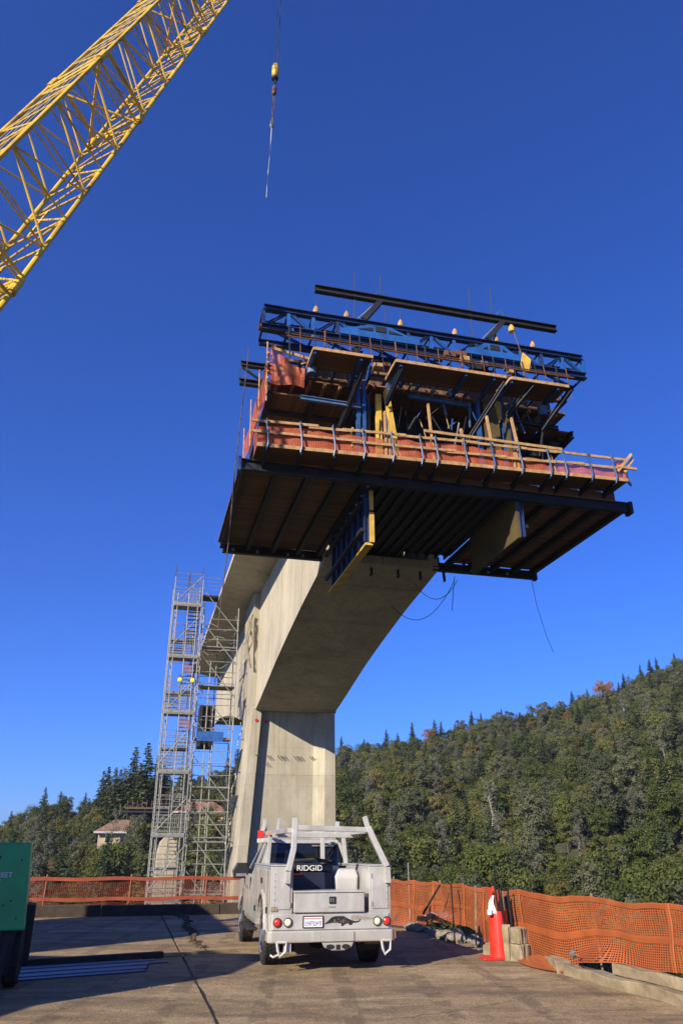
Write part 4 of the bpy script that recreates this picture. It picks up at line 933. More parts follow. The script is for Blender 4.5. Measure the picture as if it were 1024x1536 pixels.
# hook block under the boom tip
hx,hy=-3.93,31.0; hz=43.6
hk=thing('hook_block','small yellow headache ball and hook hanging alone in the sky','hook',(hx,hy,hz))
mb=MB(); mb.lathe([(.10,-.1),(.20,-.02),(.22,.35),(.20,.85),(.15,1.0),(.05,1.03)],(0,0,0),16); mb.build('hook_weight',M['crane'],hk,smooth=True)
mb=MB(); mb.lathe([(.12,-.3),(.2,-.22),(.2,-.11),(.1,-.11)],(0,0,0),14); mb.tube([(.02,0,-.25),(.04,0,-.6)],.06,6); mb.build('swivel',M['black'],hk)
mb=MB(); mb.lathe([(.10,-1.55),(.13,-1.5),(.13,-.9),(.08,-.85)],(0,0,0),12); mb.build('hook',M['hook'],hk)
for x in (-.09,.09): mb=MB(); mb.tube([(x,0,1.0),(x*1.2+.16,0,tip.z-hz-.5)],.022,5); mb.build('hoist_rope',M['wire'],hk)
for x in (-.05,.05): mb=MB(); mb.tube([(x,0,-1.5),(x*.6-.03,0,-3.7)],.03,5); mb.build('sling',M['rope'],hk)
mb=MB(); mb.lathe([(.04,-4.3),(.12,-4.2),(.10,-3.8),(.04,-3.5)],(-.04,0,0),8); mb.build('shackle',M['galv'],hk)
mb=MB(); mb.tube([(-.04,0,-4.2),(-.06,0,-6.5),(-.12,0,-8.0)],.026,5); mb.tube([(-.12,0,-8.0),(-.13,0,-9.6)],.018,5); mb.build('tag_line',M['tank'],hk)

# ------------------------------------------------------------------ service truck
tk=thing('service_truck','white service body pickup truck with ladder rack parked facing the bridge','truck',(-.15,12.75,0),R(12))
def K(mb,name,mat,parent=tk,**k): return mb.build(name,M[mat] if isinstance(mat,str) else mat,parent,**k)
HW=.91
def arc(cx,cz,r,a0,a1,n): return [(cx+r*math.cos(R(a0+(a1-a0)*i/n)),cz+r*math.sin(R(a0+(a1-a0)*i/n))) for i in range(n+1)]
ax=.98; fx=ax+3.45
# side cabinets of the service body (outer skin with wheel arch)
for sg in (-1,1):
    prof=[(0,.74),(0,1.37),(2.25,1.37),(2.25,.50)]+arc(ax,.42,.47,10,170,14)[0:]+[(ax-.6,.5),(.03,.5)]
    prof=[(0,.5),(0,1.37),(2.25,1.37),(2.25,.5)]+arc(ax,.5,.46,0,180,16)
    x0,x1=(HW-.33,HW) if sg>0 else (-HW,-HW+.33)
    mb=MB(); mb.prism(prof,'x',x0,x1); side=K(mb,'side_cabinet','white',bevel=.012)
    xo=sg*(HW+.001)
    for (y0,y1,z0,z1) in ((.06,.44,.62,1.32),(.48,1.5,1.0,1.32),(1.54,2.2,.56,1.32)):
        mb=MB(); mb.box(min(xo,xo+sg*.014),max(xo,xo+sg*.014),y0,y1,z0,z1); d_=K(mb,'cabinet_door','white',bevel=.006)
        mb=MB(); ym=(y0+y1)/2; mb.box(min(xo+sg*.015,xo+sg*.03),max(xo+sg*.015,xo+sg*.03),ym-.06,ym+.06,z0+.12,z0+.2); K(mb,'door_latch','black',d_)
    mb=MB(); mb.box(x0-.005,x1+.02,-.01,2.26,1.372,1.395); K(mb,'cabinet_lid','white',bevel=.008)
    mb=MB(); pr=arc(ax,.5,.47,0,180,16)+arc(ax,.5,.53,180,0,16); mb.prism(pr,'x',min(xo-sg*.05,xo+sg*.035),max(xo-sg*.05,xo+sg*.035)); K(mb,'wheel_arch','white',bevel=.008)
# rear corner faces, bed floor and chest
mb=MB(); mb.box(-HW+.335,HW-.335,.02,2.2,.70,.75); K(mb,'bed_floor','white')
mb=MB(); mb.box(-HW+.335,HW-.335,2.15,2.22,.75,1.35); K(mb,'bed_front','white')
mb=MB(); mb.box(-.565,.50,-.03,.46,.755,1.015); ch=K(mb,'rear_chest','white',bevel=.012)
mb=MB(); mb.box(-.575,.51,-.045,.47,1.018,1.045); K(mb,'chest_lid','white',ch,bevel=.008)
mb=MB(); mb.box(-.04,.06,-.045,-.031,.87,.965); K(mb,'chest_latch','black',ch,bevel=.006)
for dx in (-.015,.02): mb=MB(); mb.box(dx-.006,dx+.008,-.048,-.0455,.895,.945); K(mb,'latch_pin','chrome',ch)
mb=MB(); mb.box(-.05,.055,-.034,-.0305,.815,.835); K(mb,'maker_plate','galv',ch)
mb=MB(); mb.box(-.9,-.80,-.012,-.0005,.775,.835); K(mb,'corner_reflector','wlog')
for sg in (-1,1):
    x=sg*(HW-.165)
    mb=MB(); mb.box(x-.125,x+.125,-.012,-.001,.80,1.31); cd_=K(mb,'cabinet_end_panel','white',bevel=.005)
    for z in (.86,1.24): mb=MB(); mb.tube([(x-sg*.128,-.014,z-.03),(x-sg*.128,-.014,z+.03)],.010,6); K(mb,'hinge','galv',cd_)
    for k in range(6): mb=MB(); mb.lathe([(.0,-.018),(.007,-.017),(.009,-.0125)],(x+sg*.105,0,.84+.085*k),8,'y'); K(mb,'rivet','galv',cd_)
    mb=MB(); mb.box(sg*(HW-.36)-.006,sg*(HW-.36)+.006,.0,.02,.56,.74); K(mb,'panel_seam','black')
for i in range(22): mb=MB(); mb.box(.30+.019*i,.308+.019*i,-.0225,-.0203,.655,.715-.002*i); K(mb,'vent_slot','wlog')
# rear panel and bumper
def rearp(mb,z0,z1,y0,y1,hw=HW,ch_=.05):
    mb.prism([(-hw,y1),(-hw,y0+ch_),(-hw+ch_,y0),(hw-ch_,y0),(hw,y0+ch_),(hw,y1)],'z',z0,z1)
mb=MB(); rearp(mb,.53,.735,-.02,.25,HW+.01); K(mb,'rear_panel','white',bevel=.012)
mb=MB(); rearp(mb,.375,.527,-.10,.22,HW+.035); bp=K(mb,'bumper','white',bevel=.018)
mb=MB(); mb.box(-.30,.32,-.115,-.101,.385,.515); K(mb,'bumper_step','white',bp,bevel=.01)
mb=MB(); mb.box(.9,.965,-.06,.1,.40,.50); K(mb,'side_marker',M['amber'],bp,bevel=.01)
for (x,m_) in ((-.80,'lens_red'),(-.645,'lens_clear'),(.69,'lens_clear'),(.835,'lens_red')):
    mb=MB(); mb.lathe([(.0,-.022),(.062,-.022),(.064,-.034),(.052,-.036),(.0,-.036)],(x,0,.632),24,'y'); t_=K(mb,'tail_light','black'); 
    mb=MB(); mb.lathe([(.0,-.05),(.032,-.048),(.048,-.037),(.0,-.0365)],(x,0,.632),24,'y'); K(mb,'lens',m_,t_,smooth=False)
# licence plate
mb=MB(); mb.box(-.43,-.12,-.035,-.021,.555,.715); pl=K(mb,'plate_frame','black',bevel=.008)
mb=MB(); mb.box(-.41,-.14,-.041,-.0355,.57,.70); K(mb,'plate','letter',pl)
pb2=paint('plate_blue',(.03,.07,.35),.5); rd=random.Random(6)
mb=MB(); mb.box(-.405,-.145,-.043,-.0415,.672,.684); 
K(mb,'plate_rule',paint('plate_red',(.4,.12,.1),.5),pl)
for i in range(6):
    x=-.395+i*.042; mb=MB(); mb.box(x,x+.007,-.0435,-.0415,.585,.645); mb.box(x+.022,x+.029,-.0435,-.0415,.585 if i%2 else .61,.645); mb.box(x,x+.029,-.0435,-.0415,.585+.028*(i%3),.592+.028*(i%3)); K(mb,'plate_character',pb2,pl)
# running cat emblem: long body, tail and mottled coat
cat_=[(-.12,.60),(-.07,.63),(.0,.69),(.06,.705),(.18,.705),(.23,.68),(.30,.65),(.36,.635),(.41,.64),(.43,.665),(.44,.66),(.42,.63),(.37,.617),(.32,.615),(.30,.585),(.26,.59),(.255,.61),(.2,.60),(.17,.575),(.14,.58),(.15,.605),(.08,.62),(.0,.62),(-.06,.61)]
mb=MB(); mb.prism(cat_,'y',-.024,-.0205); em=K(mb,'cat_emblem','black')
rd=random.Random(9)
mb=MB()
for i in range(26):
    x=rd.uniform(.03,.27); z=.617+rd.uniform(0,.05); mb.box(x,x+rd.uniform(.006,.016),-.0265,-.0243,z,z+rd.uniform(.005,.01))
K(mb,'emblem_spots','wlog',em)
# hitch step with two openings, tow hooks, safety chains
mb=MB(); mb.prism([(-.16,.375),(.30,.375),(.27,.315),(.16,.275),(-.02,.275),(-.13,.315)],'y',-.16,-.08); ht=K(mb,'hitch_step','white',bevel=.012)
for x in (-.045,.185): mb=MB(); mb.lathe([(.0,-.165),(.05,-.165),(.05,-.161),(.0,-.161)],(0,0,0),14,'y'); o=K(mb,'hitch_opening','black',ht); o.location=(x,0,.325); o.scale=(1.25,1,.62)
mb=MB(); mb.box(.04,.10,-.165,-.02,.29,.35); K(mb,'receiver','black',ht)
for x in (-.74,.80):
    mb=MB(); mb.tube([(x-.07,-.10,.39),(x+.07,-.10,.385),(x+.06,-.10,.27),(x-.02,-.10,.21),(x-.05,-.10,.28),(x-.07,-.10,.39)],.02,6); K(mb,'tow_loop','tank')
mb=MB(); mb.box(-.70,-.60,-.07,.05,.26,.38); mb.tube([(-.75,-.05,.24),(-.85,-.05,.2),(-.88,0,.22)],.015,5); K(mb,'light_plug','tank')
mb=MB(); mb.box(.5,.85,-.02,.12,.335,.372); K(mb,'bracket','hook')
# chassis and running gear
mb=MB()
for x in (-.42,.42): mb.box(x-.04,x+.04,.05,5.3,.42,.56)
K(mb,'frame_rail','black'); 
mb=MB(); mb.tube([(-.7,ax,.37),(.7,ax,.37)],.055,10); mb.lathe([(.05,-.2),(.16,-.12),(.18,0),(.14,.12),(.05,.2)],(.0,ax,.37),14,'x'); K(mb,'rear_axle','black')
mb=MB(); mb.tube([(.45,.15,.36),(.45,1.6,.36),(.2,2.2,.36)],.035,8); K(mb,'exhaust','hook'); mb=MB(); mb.box(-.35,.35,1.3,2.1,.28,.5); K(mb,'fuel_tank','black')
for x in (-.62,.62): mb=MB(); mb.box(x-.14,x+.14,ax-.62,ax-.585,.22,.6); K(mb,'mud_flap','rubber')
def wheel(x,y,sg):
    w=.245; pr=[(.22,-w/2+.01),(.33,-w/2),(.372,-w/2+.035),(.385,-w/4),(.387,0),(.385,w/4),(.372,w/2-.035),(.33,w/2),(.22,w/2-.01)]
    mb=MB(); mb.lathe(pr,(x,y,.387),40,'x'); ty=K(mb,'wheel','rubber')
    mb=MB()
    for i in range(40):
        a=2*PI*i/40; 
        for k,dx in enumerate((-.085,-.03,.03,.085)):
            a2=a+(.08 if k%2 else 0); c=(x+dx,y+.388*math.cos(a2),.387+.388*math.sin(a2)); mb.bar((c[0]-.022,c[1],c[2]),(c[0]+.022,c[1],c[2]),.034,.014,(0,math.cos(a2),math.sin(a2)))
    K(mb,'tread','rubber',ty)
    xo=x+sg*(w/2); mb=MB(); mb.lathe([(.0,0),(.06,sg*.02),(.12,-sg*.02),(.2,-sg*.01),(.235,sg*.006),(.235,-sg*.06),(.0,-sg*.06)],(xo,y,.387),24,'x'); rm=K(mb,'rim','chrome',ty)
    for i in range(8):
        a=2*PI*i/8; mb=MB(); mb.lathe([(.0,-sg*.005),(.028,-sg*.005),(.028,sg*.004),(.0,sg*.004)],(xo,y+.165*math.cos(a),.387+.165*math.sin(a)),8,'x'); K(mb,'rim_hole','black',rm)
for sg in (-1,1): wheel(sg*.78,ax,sg); wheel(sg*.80,fx,sg)
# cab
def sec(y,hw,z0,z1): return [(-hw+.04,y,z0),(hw-.04,y,z0),(hw,y,z0+.1),(hw+.005,y,(z0+z1)/2+.05),(hw-.03,y,z1),(-hw+.03,y,z1),(-hw-.005,y,(z0+z1)/2+.05),(-hw,y,z0+.1)]
mb=MB(); mb.loft([sec(2.32,.88,.46,1.20),sec(2.42,.90,.44,1.21),sec(fx-.55,.90,.44,1.20)]); K(mb,'cab_body','white',bevel=.015)
mb=MB(); prof=[(fx-.545,.46),(fx-.545,1.20),(fx-.2,1.16),(fx+.75,1.06),(fx+.9,.98),(fx+.92,.5),(fx+.5,.45)]+arc(fx,.45,.46,10,170,14)
mb.prism(prof,'x',-.895,.895); K(mb,'front_wings','white',bevel=.03)
def gsec(y,hwb,hwt,z0,z1): return [(-hwb,y,z0),(hwb,y,z0),(hwt,y,z1),(-hwt,y,z1)]
# greenhouse: roof on pillars
zt=1.78
mb=MB(); mb.loft([[(-.66,2.46,zt-.07),(.66,2.46,zt-.07),(.62,2.5,zt),(-.62,2.5,zt)],[(-.68,2.9,zt-.05),(.68,2.9,zt-.05),(.62,2.9,zt+.03),(-.62,2.9,zt+.03)],[(-.67,3.5,zt-.06),(.67,3.5,zt-.06),(.6,3.5,zt+.02),(-.6,3.5,zt+.02)],[(-.64,3.75,zt-.1),(.64,3.75,zt-.1),(.56,3.72,zt-.03),(-.56,3.72,zt-.03)]]); K(mb,'roof','white',bevel=.03)
mb=MB()
for sg in (-1,1):
    mb.loft([[(sg*.85,2.36,1.19),(sg*.79,2.36,1.19),(sg*.79,2.46,1.19),(sg*.85,2.46,1.19)],[(sg*.66,2.46,zt-.05),(sg*.60,2.46,zt-.05),(sg*.60,2.56,zt-.05),(sg*.66,2.56,zt-.05)]])
    mb.loft([[(sg*.87,3.05,1.19),(sg*.82,3.05,1.19),(sg*.82,3.15,1.19),(sg*.87,3.15,1.19)],[(sg*.67,3.05,zt-.05),(sg*.62,3.05,zt-.05),(sg*.62,3.15,zt-.05),(sg*.67,3.15,zt-.05)]])
    mb.loft([[(sg*.87,4.05,1.19),(sg*.80,4.05,1.19),(sg*.80,4.18,1.19),(sg*.87,4.18,1.19)],[(sg*.64,3.68,zt-.07),(sg*.58,3.68,zt-.07),(sg*.58,3.76,zt-.07),(sg*.64,3.76,zt-.07)]])
K(mb,'pillars','white')
mb=MB(); mb.add([(-.78,2.37,1.2),(.78,2.37,1.2),(.61,2.455,zt-.08),(-.61,2.455,zt-.08)],[(0,1,2,3)]); K(mb,'rear_window','glass').modifiers.new('t','SOLIDIFY').thickness=.006
mb=MB(); mb.add([(-.79,4.15,1.2),(.79,4.15,1.2),(.58,3.74,zt-.08),(-.58,3.74,zt-.08)],[(0,1,2,3)]); K(mb,'windscreen','glass').modifiers.new('t','SOLIDIFY').thickness=.006
for sg in (-1,1):
    mb=MB(); mb.add([(sg*.845,2.42,1.2),(sg*.85,4.1,1.2),(sg*.63,3.7,zt-.08),(sg*.645,2.52,zt-.08)],[(0,1,2,3)]); K(mb,'side_window','glass').modifiers.new('t','SOLIDIFY').thickness=.006
    mb=MB(); mb.box(min(sg*.905,sg*.915),max(sg*.905,sg*.915),3.06,4.1,.56,1.17); dr=K(mb,'door','white',bevel=.02); mb=MB(); mb.box(min(sg*.916,sg*.95),max(sg*.916,sg*.95),3.15,3.32,.98,1.02); K(mb,'door_handle','chrome',dr)
    mb=MB(); mb.box(min(sg*.80,sg*.98),max(sg*.80,sg*.98),2.5,3.95,.33,.38); K(mb,'running_board','black',bevel=.015)
    mb=MB(); mb.bar((sg*.88,3.92,1.16),(sg*1.05,3.85,1.15),.05,.05); mb2=K(mb,'mirror_arm','plastic')
    mb=MB(); mb.loft([[(sg*1.0+dx*s_,3.82+dy,1.23+dz*s_) for (dx,dz) in ((-.15,-.12),(.13,-.12),(.17,.02),(.12,.16),(-.10,.16),(-.18,.02))] for (dy,s_) in ((-.04,.95),(0,1),(.06,.7))]); K(mb,'mirror','plastic',bevel=.02)
    mb=MB(); mb.add([(sg*1.0-.10,3.775,1.15),(sg*1.0+.10,3.775,1.15),(sg*1.0+.1,3.775,1.2),(sg*1.0-.1,3.775,1.2)],[(0,1,2,3)]); K(mb,'mirror_glass','chrome').modifiers.new('t','SOLIDIFY').thickness=.004
mb=MB(); mb.box(.12,.52,2.40,2.425,1.665,1.69); K(mb,'brake_light_bar','chrome')
mb=MB(); mb.tube([(.1,2.36,1.28),(.25,2.36,1.33),(.45,2.38,1.5),(.5,2.4,1.6)],.008,5); mb.tube([(-.75,2.33,1.23),(-.2,2.33,1.24),(.1,2.35,1.28)],.012,5); K(mb,'window_guard','galv')
# cargo: tool box, white tank
mb=MB(); mb.box(-.56,.14,.62,1.3,.76,1.285); tbx=K(mb,'tool_box','navy',bevel=.02)
mb=MB(); mb.box(-.57,.15,.60,1.32,1.29,1.40); K(mb,'tool_box_lid','plastic',tbx,bevel=.025)
text_obj('tool_box_lettering','RIDGID',.112,M['letter'],tk,(-.44,.594,1.302),(PI/2,0,0),.003,'LEFT',1.12)
mb=MB(); mb.bar((-.56,.585,1.245),(-.36,.585,1.255),.035,.03); K(mb,'tool_box_handle','handle_red',bevel=.008)
mb=MB(); mb.prism([(-.02,1.41),(.12,1.41),(.13,1.44),(-.0,1.45)],'y',.7,1.2); K(mb,'loose_case','plastic')
mb=MB(); mb.tube([(-.5,.9,1.43),(-.1,.85,1.46),(.2,.8,1.42)],.03,6); K(mb,'hose','black')
mb=MB(); mb.loft([[(.19,.62,.76),(.54,.62,.76),(.54,1.2,.76),(.19,1.2,.76)],[(.17,.60,1.22),(.56,.60,1.22),(.56,1.22,1.22),(.17,1.22,1.22)],[(.24,.68,1.33),(.54,.68,1.33),(.54,1.14,1.33),(.24,1.14,1.33)]]); tkk=K(mb,'white_tank','tank',bevel=.04,seg=3); mb=MB(); mb.lathe([(.0,1.335),(.06,1.335),(.06,1.37),(.0,1.37)],(.36,.9,0),14); K(mb,'tank_cap','black',tkk)
# ladder rack
wm='white'
def RK(pts,w=.075,name='rack_post'):
    mb=MB()
    for a,b in zip(pts,pts[1:]): mb.bar(a,b,w,w*1.15,(0,1,0))
    return K(mb,name,wm,bevel=.008)
RK([(-.67,-.045,1.14),(-.665,-.045,1.30),(-.575,.05,1.62),(-.56,.1,1.90)],.08); RK([(-.56,.1,1.88),(-.555,.1,2.05)],.085)
RK([(.86,-.045,1.14),(.85,-.045,1.36),(.70,.06,1.70),(.60,.1,1.92)],.085); RK([(.60,.1,1.90),(.545,.1,2.08)],.07)
RK([(-.70,2.2,1.36),(-.66,2.25,1.9)],.07); RK([(.70,2.2,1.36),(.66,2.25,1.9)],.07)
RK([(.28,2.2,1.3),(.28,2.25,1.9)],.07); 
RK([(-.60,.1,1.915),(.63,.1,1.885)],.075,'rack_crossbar'); RK([(-.72,1.5,1.83),(.70,1.5,1.83)],.07,'rack_crossbar'); RK([(-.72,2.9,1.88),(.72,2.9,1.88)],.075,'rack_crossbar')
for sg in (-1,1): RK([(sg*.62,.1,1.87),(sg*.68,2.9,1.88),(sg*.62,3.6,1.86)],.07,'rack_side_rail')
RK([(-.70,2.85,1.88),(-.70,2.85,2.14)],.08); RK([(-.45,2.9,1.9),(-.42,2.9,2.15)],.06); RK([(.68,2.85,1.88),(.68,2.85,2.1)],.07)
mb=MB(); mb.prism([(-.78,1.93),(-.72,1.93),(-.72,2.1)],'y',2.7,2.75); K(mb,'reflector_plate','tank')
mb=MB(); mb.box(-.84,-.735,2.62,2.7,1.80,1.93); K(mb,'beacon','lens_red',bevel=.01); mb=MB(); mb.box(-.845,-.73,2.61,2.71,1.72,1.798); K(mb,'beacon_base','tank',bevel=.01)
mb=MB(); mb.box(-.78,-.5,2.45,2.6,1.72,1.80); K(mb,'work_lamp','tank',bevel=.02)

def polar(th,r): return r*math.sin(R(th)),r*math.cos(R(th))
def pix_az(px_,py_):
    u=(px_-512)/1150; w_=(768-py_)/1150; Y=math.cos(R(24))-w_*math.sin(R(24)); Z=math.sin(R(24))+w_*math.cos(R(24)); return math.degrees(math.atan2(u,Y)),Z/math.hypot(u,Y)
used=[]
def spot(px_,py_,fallback=None):
    """where the line of sight meets the hillside"""
    th,el=pix_az(px_,py_); r=105.
    while r<440:
        x,y=polar(th,r)
        if hgt(x,y)>=1.55+el*r: return x,y,r
        r+=1.5
    D=ip(th,RT,RD); x,y=polar(th,D); return x,y,D

# ------------------------------------------------------------------ houses on the far hillside
def house(label,x,y,w,dp,h,roof_h,rz,wallc,roofc,extra=None):
    z=hgt(x,y); t=thing('hillside_house',label,'house',(x,y,z-.5),rz)
    mb=MB(); mb.box(-w/2,w/2,-dp/2,dp/2,-5,h); mb.build('wall',wallc,t)
    e=1.0; mb=MB(); a=[(-w/2-e,-dp/2-e,h),(w/2+e,-dp/2-e,h),(w/2+e,dp/2+e,h),(-w/2-e,dp/2+e,h)]; r=[(-w/2+dp*.42,0,h+roof_h),(w/2-dp*.42,0,h+roof_h)]
    mb.add(a+r,[(0,1,5,4),(1,2,5),(2,3,4,5),(3,0,4),(3,2,1,0)]); mb.build('roof',roofc,t)
    mb=MB(); mb.box(-w/2-e,w/2+e,-dp/2-e-.12,-dp/2-e,h-.35,h+.02); mb.build('fascia',M['tank'],t)
    for i in range(int(w/3.2)):
        xx=-w/2+1.5+i*3.1; mb=MB(); mb.box(xx,xx+1.2,-dp/2-.06,-dp/2-.003,h-2.3,h-.9); f=mb.build('window_frame',M['tank'],t); mb=MB(); mb.box(xx+.1,xx+1.1,-dp/2-.075,-dp/2-.061,h-2.2,h-1.0); mb.build('pane',M['glass'],f)
    return t,z
cream=paint('cream_stucco',(.50,.40,.26),.9,0,.12,1); roofm=paint('brown_roof_tiles',(.22,.135,.085),.9,0,.3,1.2,.5); roof2=paint('terracotta_roof',(.24,.115,.075),.9,0,.3,1.2,.5)
H1=spot(180,1266); H2=spot(302,1240)
h1,z1=house('cream house with a low brown hipped roof left of the scaffold on the left hill',H1[0],H1[1],9.5,7.5,2.9,2.6,R(14),cream,roofm)
h2,z2=house('cream house with a terracotta roof seen through the scaffold tubes',H2[0],H2[1],12,8,3.6,2.6,R(6),cream,roof2)
def deckhouse():
    x,y,_=spot(214,1268); z=hgt(x,y); t=thing('site_shed','small site shed with orange roof and dark open front beside the cream house','shed',(x,y,z),R(10))
    mb=MB(); mb.box(-1.3,3.1,1.5,4.5,-4,2.2); mb.build('wall',cream,t); mb=MB(); mb.box(-1.4,3.2,-1.4,-1.2,1.9,2.4); mb.build('beam',M['tarp'],t)
    mb=MB(); mb.prism([(-1.5,2.5),(4.7,2.5),(4.7,2.7),(1.5,4.1)],'x',-1.4,3.2); mb.build('roof',paint('orange_roof',(.36,.13,.05),.9),t)
    for q in (-1.2,.9,3.0): mb=MB(); mb.box(q-.12,q+.12,-1.4,-1.15,-4,1.9); mb.build('post',M['hook'],t)
    mb=MB(); mb.box(-1.2,3,1.3,1.45,-1,1.8); mb.build('dark_opening',M['black'],t)
    mb=MB(); mb.bar((1.2,-2.2,-5),(1.9,-2.0,1.0),.3); mb.build('prop',M['wlog'],t)
deckhouse()
def gantry():
    x,y,_=spot(215,1252); z=hgt(x,y)-4; t=thing('timber_gantry','dark timber gantry platform standing above the site shed near the stair tower','gantry',(x,y,z),R(8))
    for q in (-4,0,4):
        for s in (-2,2): mb=MB(); mb.bar((q,s,-4),(q,s,9.5),.3); mb.build('leg',M['navy'],t)
    for zz in (5.2,8.8,9.6): mb=MB(); mb.box(-4.6,6,-2.4,2.4,zz,zz+.35); mb.build('deck',M['hook'] if zz>9 else M['navy'],t)
    for i in range(9): mb=MB(); mb.bar((-4+i*1.1,-2.2,9.8),(-4.2+i*1.15,-2.2,11.6),.12); mb.build('rail_post',M['hook'],t)
gantry()

# ------------------------------------------------------------------ trees
def leaf_mat(name,c1,c2,c3,trans=.22):
    m,nt,b=newmat(name); oi=N(nt,'ShaderNodeObjectInfo'); v=coords(nt); n=noise(nt,v,.55,4,.6); n2=noise(nt,v,3.5,2)
    t=math_(nt,'ADD',math_(nt,'MULTIPLY',oi.outputs['Random'],.5),math_(nt,'ADD',math_(nt,'MULTIPLY',n,.3),math_(nt,'MULTIPLY',n2,.2)))
    col=ramp(nt,t,[(.2,c1),(.5,c2),(.8,c3)])
    nt.links.new(col,b.inputs['Base Color']); b.inputs['Roughness'].default_value=.75; b.inputs['Specular IOR Level'].default_value=.2
    tr=N(nt,'ShaderNodeBsdfTranslucent'); nt.links.new(col,tr.inputs[0]); mx=N(nt,'ShaderNodeMixShader'); mx.inputs[0].default_value=trans
    nt.links.new(b.outputs[0],mx.inputs[1]); nt.links.new(tr.outputs[0],mx.inputs[2]); nt.links.new(mx.outputs[0],nt.nodes['Material Output'].inputs[0]); return m
L_OAK=leaf_mat('oak_leaves',(.044,.066,.014),(.092,.116,.026),(.165,.170,.048))
L_CON=leaf_mat('conifer_needles',(.036,.058,.024),(.062,.088,.034),(.105,.125,.048),.12)
L_GREY=leaf_mat('grey_needles',(.105,.115,.080),(.14,.145,.105),(.19,.185,.14),.15)
L_AUT=leaf_mat('autumn_leaves',(.17,.085,.025),(.26,.135,.03),(.36,.20,.035),.3)
L_OAK2=leaf_mat('grey_green_leaves',(.056,.07,.036),(.095,.108,.056),(.145,.153,.08))
L_OAK3=leaf_mat('yellow_olive_leaves',(.085,.085,.022),(.15,.14,.038),(.22,.19,.06),.3)
BARK=paint('bark',(.10,.075,.055),.95,0,.3,2); BARK_P=paint('pale_bark',(.34,.31,.27),.9,0,.2,2)
def quads(name,P,Nn,size,mat,asp=1.0,par=None):
    """many small leaf clump faces: P centres, Nn normals"""
    n=len(P); Nn=Nn/np.linalg.norm(Nn,axis=1,keepdims=True)
    r=rng.normal(size=(n,3)); a=np.cross(Nn,r); a/=np.linalg.norm(a,axis=1,keepdims=True); b=np.cross(Nn,a)
    s=size[:,None]; j=lambda: rng.uniform(.55,1.1,(n,1))
    V=np.empty((n,4,3)); V[:,0]=P-a*s*j()-b*s*j()*.3; V[:,1]=P+a*s*j()*.3-b*s*j()*asp; V[:,2]=P+a*s*j()+b*s*j()*.3; V[:,3]=P-a*s*j()*.3+b*s*j()*asp
    return V.reshape(-1,3),np.arange(4*n).reshape(-1,4)
def mesh_np(name,V,F,mat):
    me=bpy.data.meshes.new(name); me.vertices.add(len(V)); me.vertices.foreach_set('co',V.astype(np.float32).ravel())
    me.loops.add(F.size); me.loops.foreach_set('vertex_index',F.astype(np.int32).ravel())
    me.polygons.add(len(F)); me.polygons.foreach_set('loop_start',np.arange(0,F.size,4,dtype=np.int32)); 
    me.update(calc_edges=True); me.materials.append(mat); return me
def oak_mesh(seed,n=6000,H=9.0,RX=4.4):
    g=np.random.default_rng(seed); nb=30; C=[];RR=[]
    for i in range(nb):
        z=g.uniform(.28,.86)*H; env=math.sqrt(max(.05,1-((z/H-.52)/.52)**2)); a=g.uniform(0,2*PI); d_=RX*env*math.sqrt(g.uniform(.0,1))*.72
        C.append((d_*math.cos(a),d_*math.sin(a),z)); RR.append(g.choice([.7,.9,1.2,1.6,2.0])*g.uniform(.85,1.15)*RX/4.4)
    C=np.array(C);RR=np.array(RR); k=g.integers(0,nb,n); dv=g.normal(size=(n,3)); dv/=np.linalg.norm(dv,axis=1,keepdims=True); dv[:,2]=np.where(dv[:,2]<-.3,-dv[:,2]*.6,dv[:,2])
    P=C[k]+dv*(RR[k]*g.uniform(.72,1.08,n))[:,None]; Nn=dv+g.normal(size=(n,3))*.45+np.array([0,0,.25])
    return quads('c',P,Nn,g.uniform(.10,.26,n)*RX/4.4,None)
def conifer_mesh(seed,H=20,Rb=3.4,n=1900,open_=0.0):
    g=np.random.default_rng(seed); P=[];Nn=[];S=[]
    nl=int(H/.62)
    for l in range(nl):
        f=(l+.6)/nl; z=H*(.08+.91*f); R_=Rb*(1-f)**.85*g.uniform(.7,1.15)+.15; nbz=int(7+6*(1-f))
        for b in range(nbz):
            if g.uniform()<open_: continue
            a=g.uniform(0,2*PI); L=R_*g.uniform(.55,1.15); m_=max(4,int(L*4.8))
            for i in range(m_):
                t=(i+.7)/m_; x=L*t; zz=z-.28*x*x/ max(1,Rb)*.5+.05*x+g.uniform(-.15,.15)
                wd=.45*(1-t*.6)
                y=g.uniform(-wd,wd); P.append((x*math.cos(a)-y*math.sin(a),x*math.sin(a)+y*math.cos(a),zz)); Nn.append((g.normal()*.5+math.cos(a)*.3,g.normal()*.5+math.sin(a)*.3,1.0+g.normal()*.3)); S.append(g.uniform(.42,.85)*(1-.5*f))
    return quads('c',np.array(P),np.array(Nn),np.array(S),None,.8)
def greypine_mesh(seed,H=15,Rb=3.6):
    g=np.random.default_rng(seed); P=[];Nn=[];S=[]; br=MB()
    for i in range(46):
        f=g.uniform(.22,1.0); z=H*f; a=g.uniform(0,2*PI); L=Rb*(1.15-f*.85)*g.uniform(.6,1.1); up=g.uniform(.15,.7)
        e=(L*math.cos(a),L*math.sin(a),min(H*1.02,z+L*up)); br.tube([(0,0,z*.98),(e[0]*.5,e[1]*.5,z+(e[2]-z)*.4),e],[.05,.035,.015],4,False)
        for k in range(34):
            t=g.uniform(.35,1.05); P.append((e[0]*t+g.normal()*.28,e[1]*t+g.normal()*.28,z+(e[2]-z)*t+g.normal()*.3)); Nn.append(tuple(g.normal(size=3))); S.append(g.uniform(.12,.30))
    V,F=quads('c',np.array(P),np.array(Nn),np.array(S),None,.5); return V,F,br
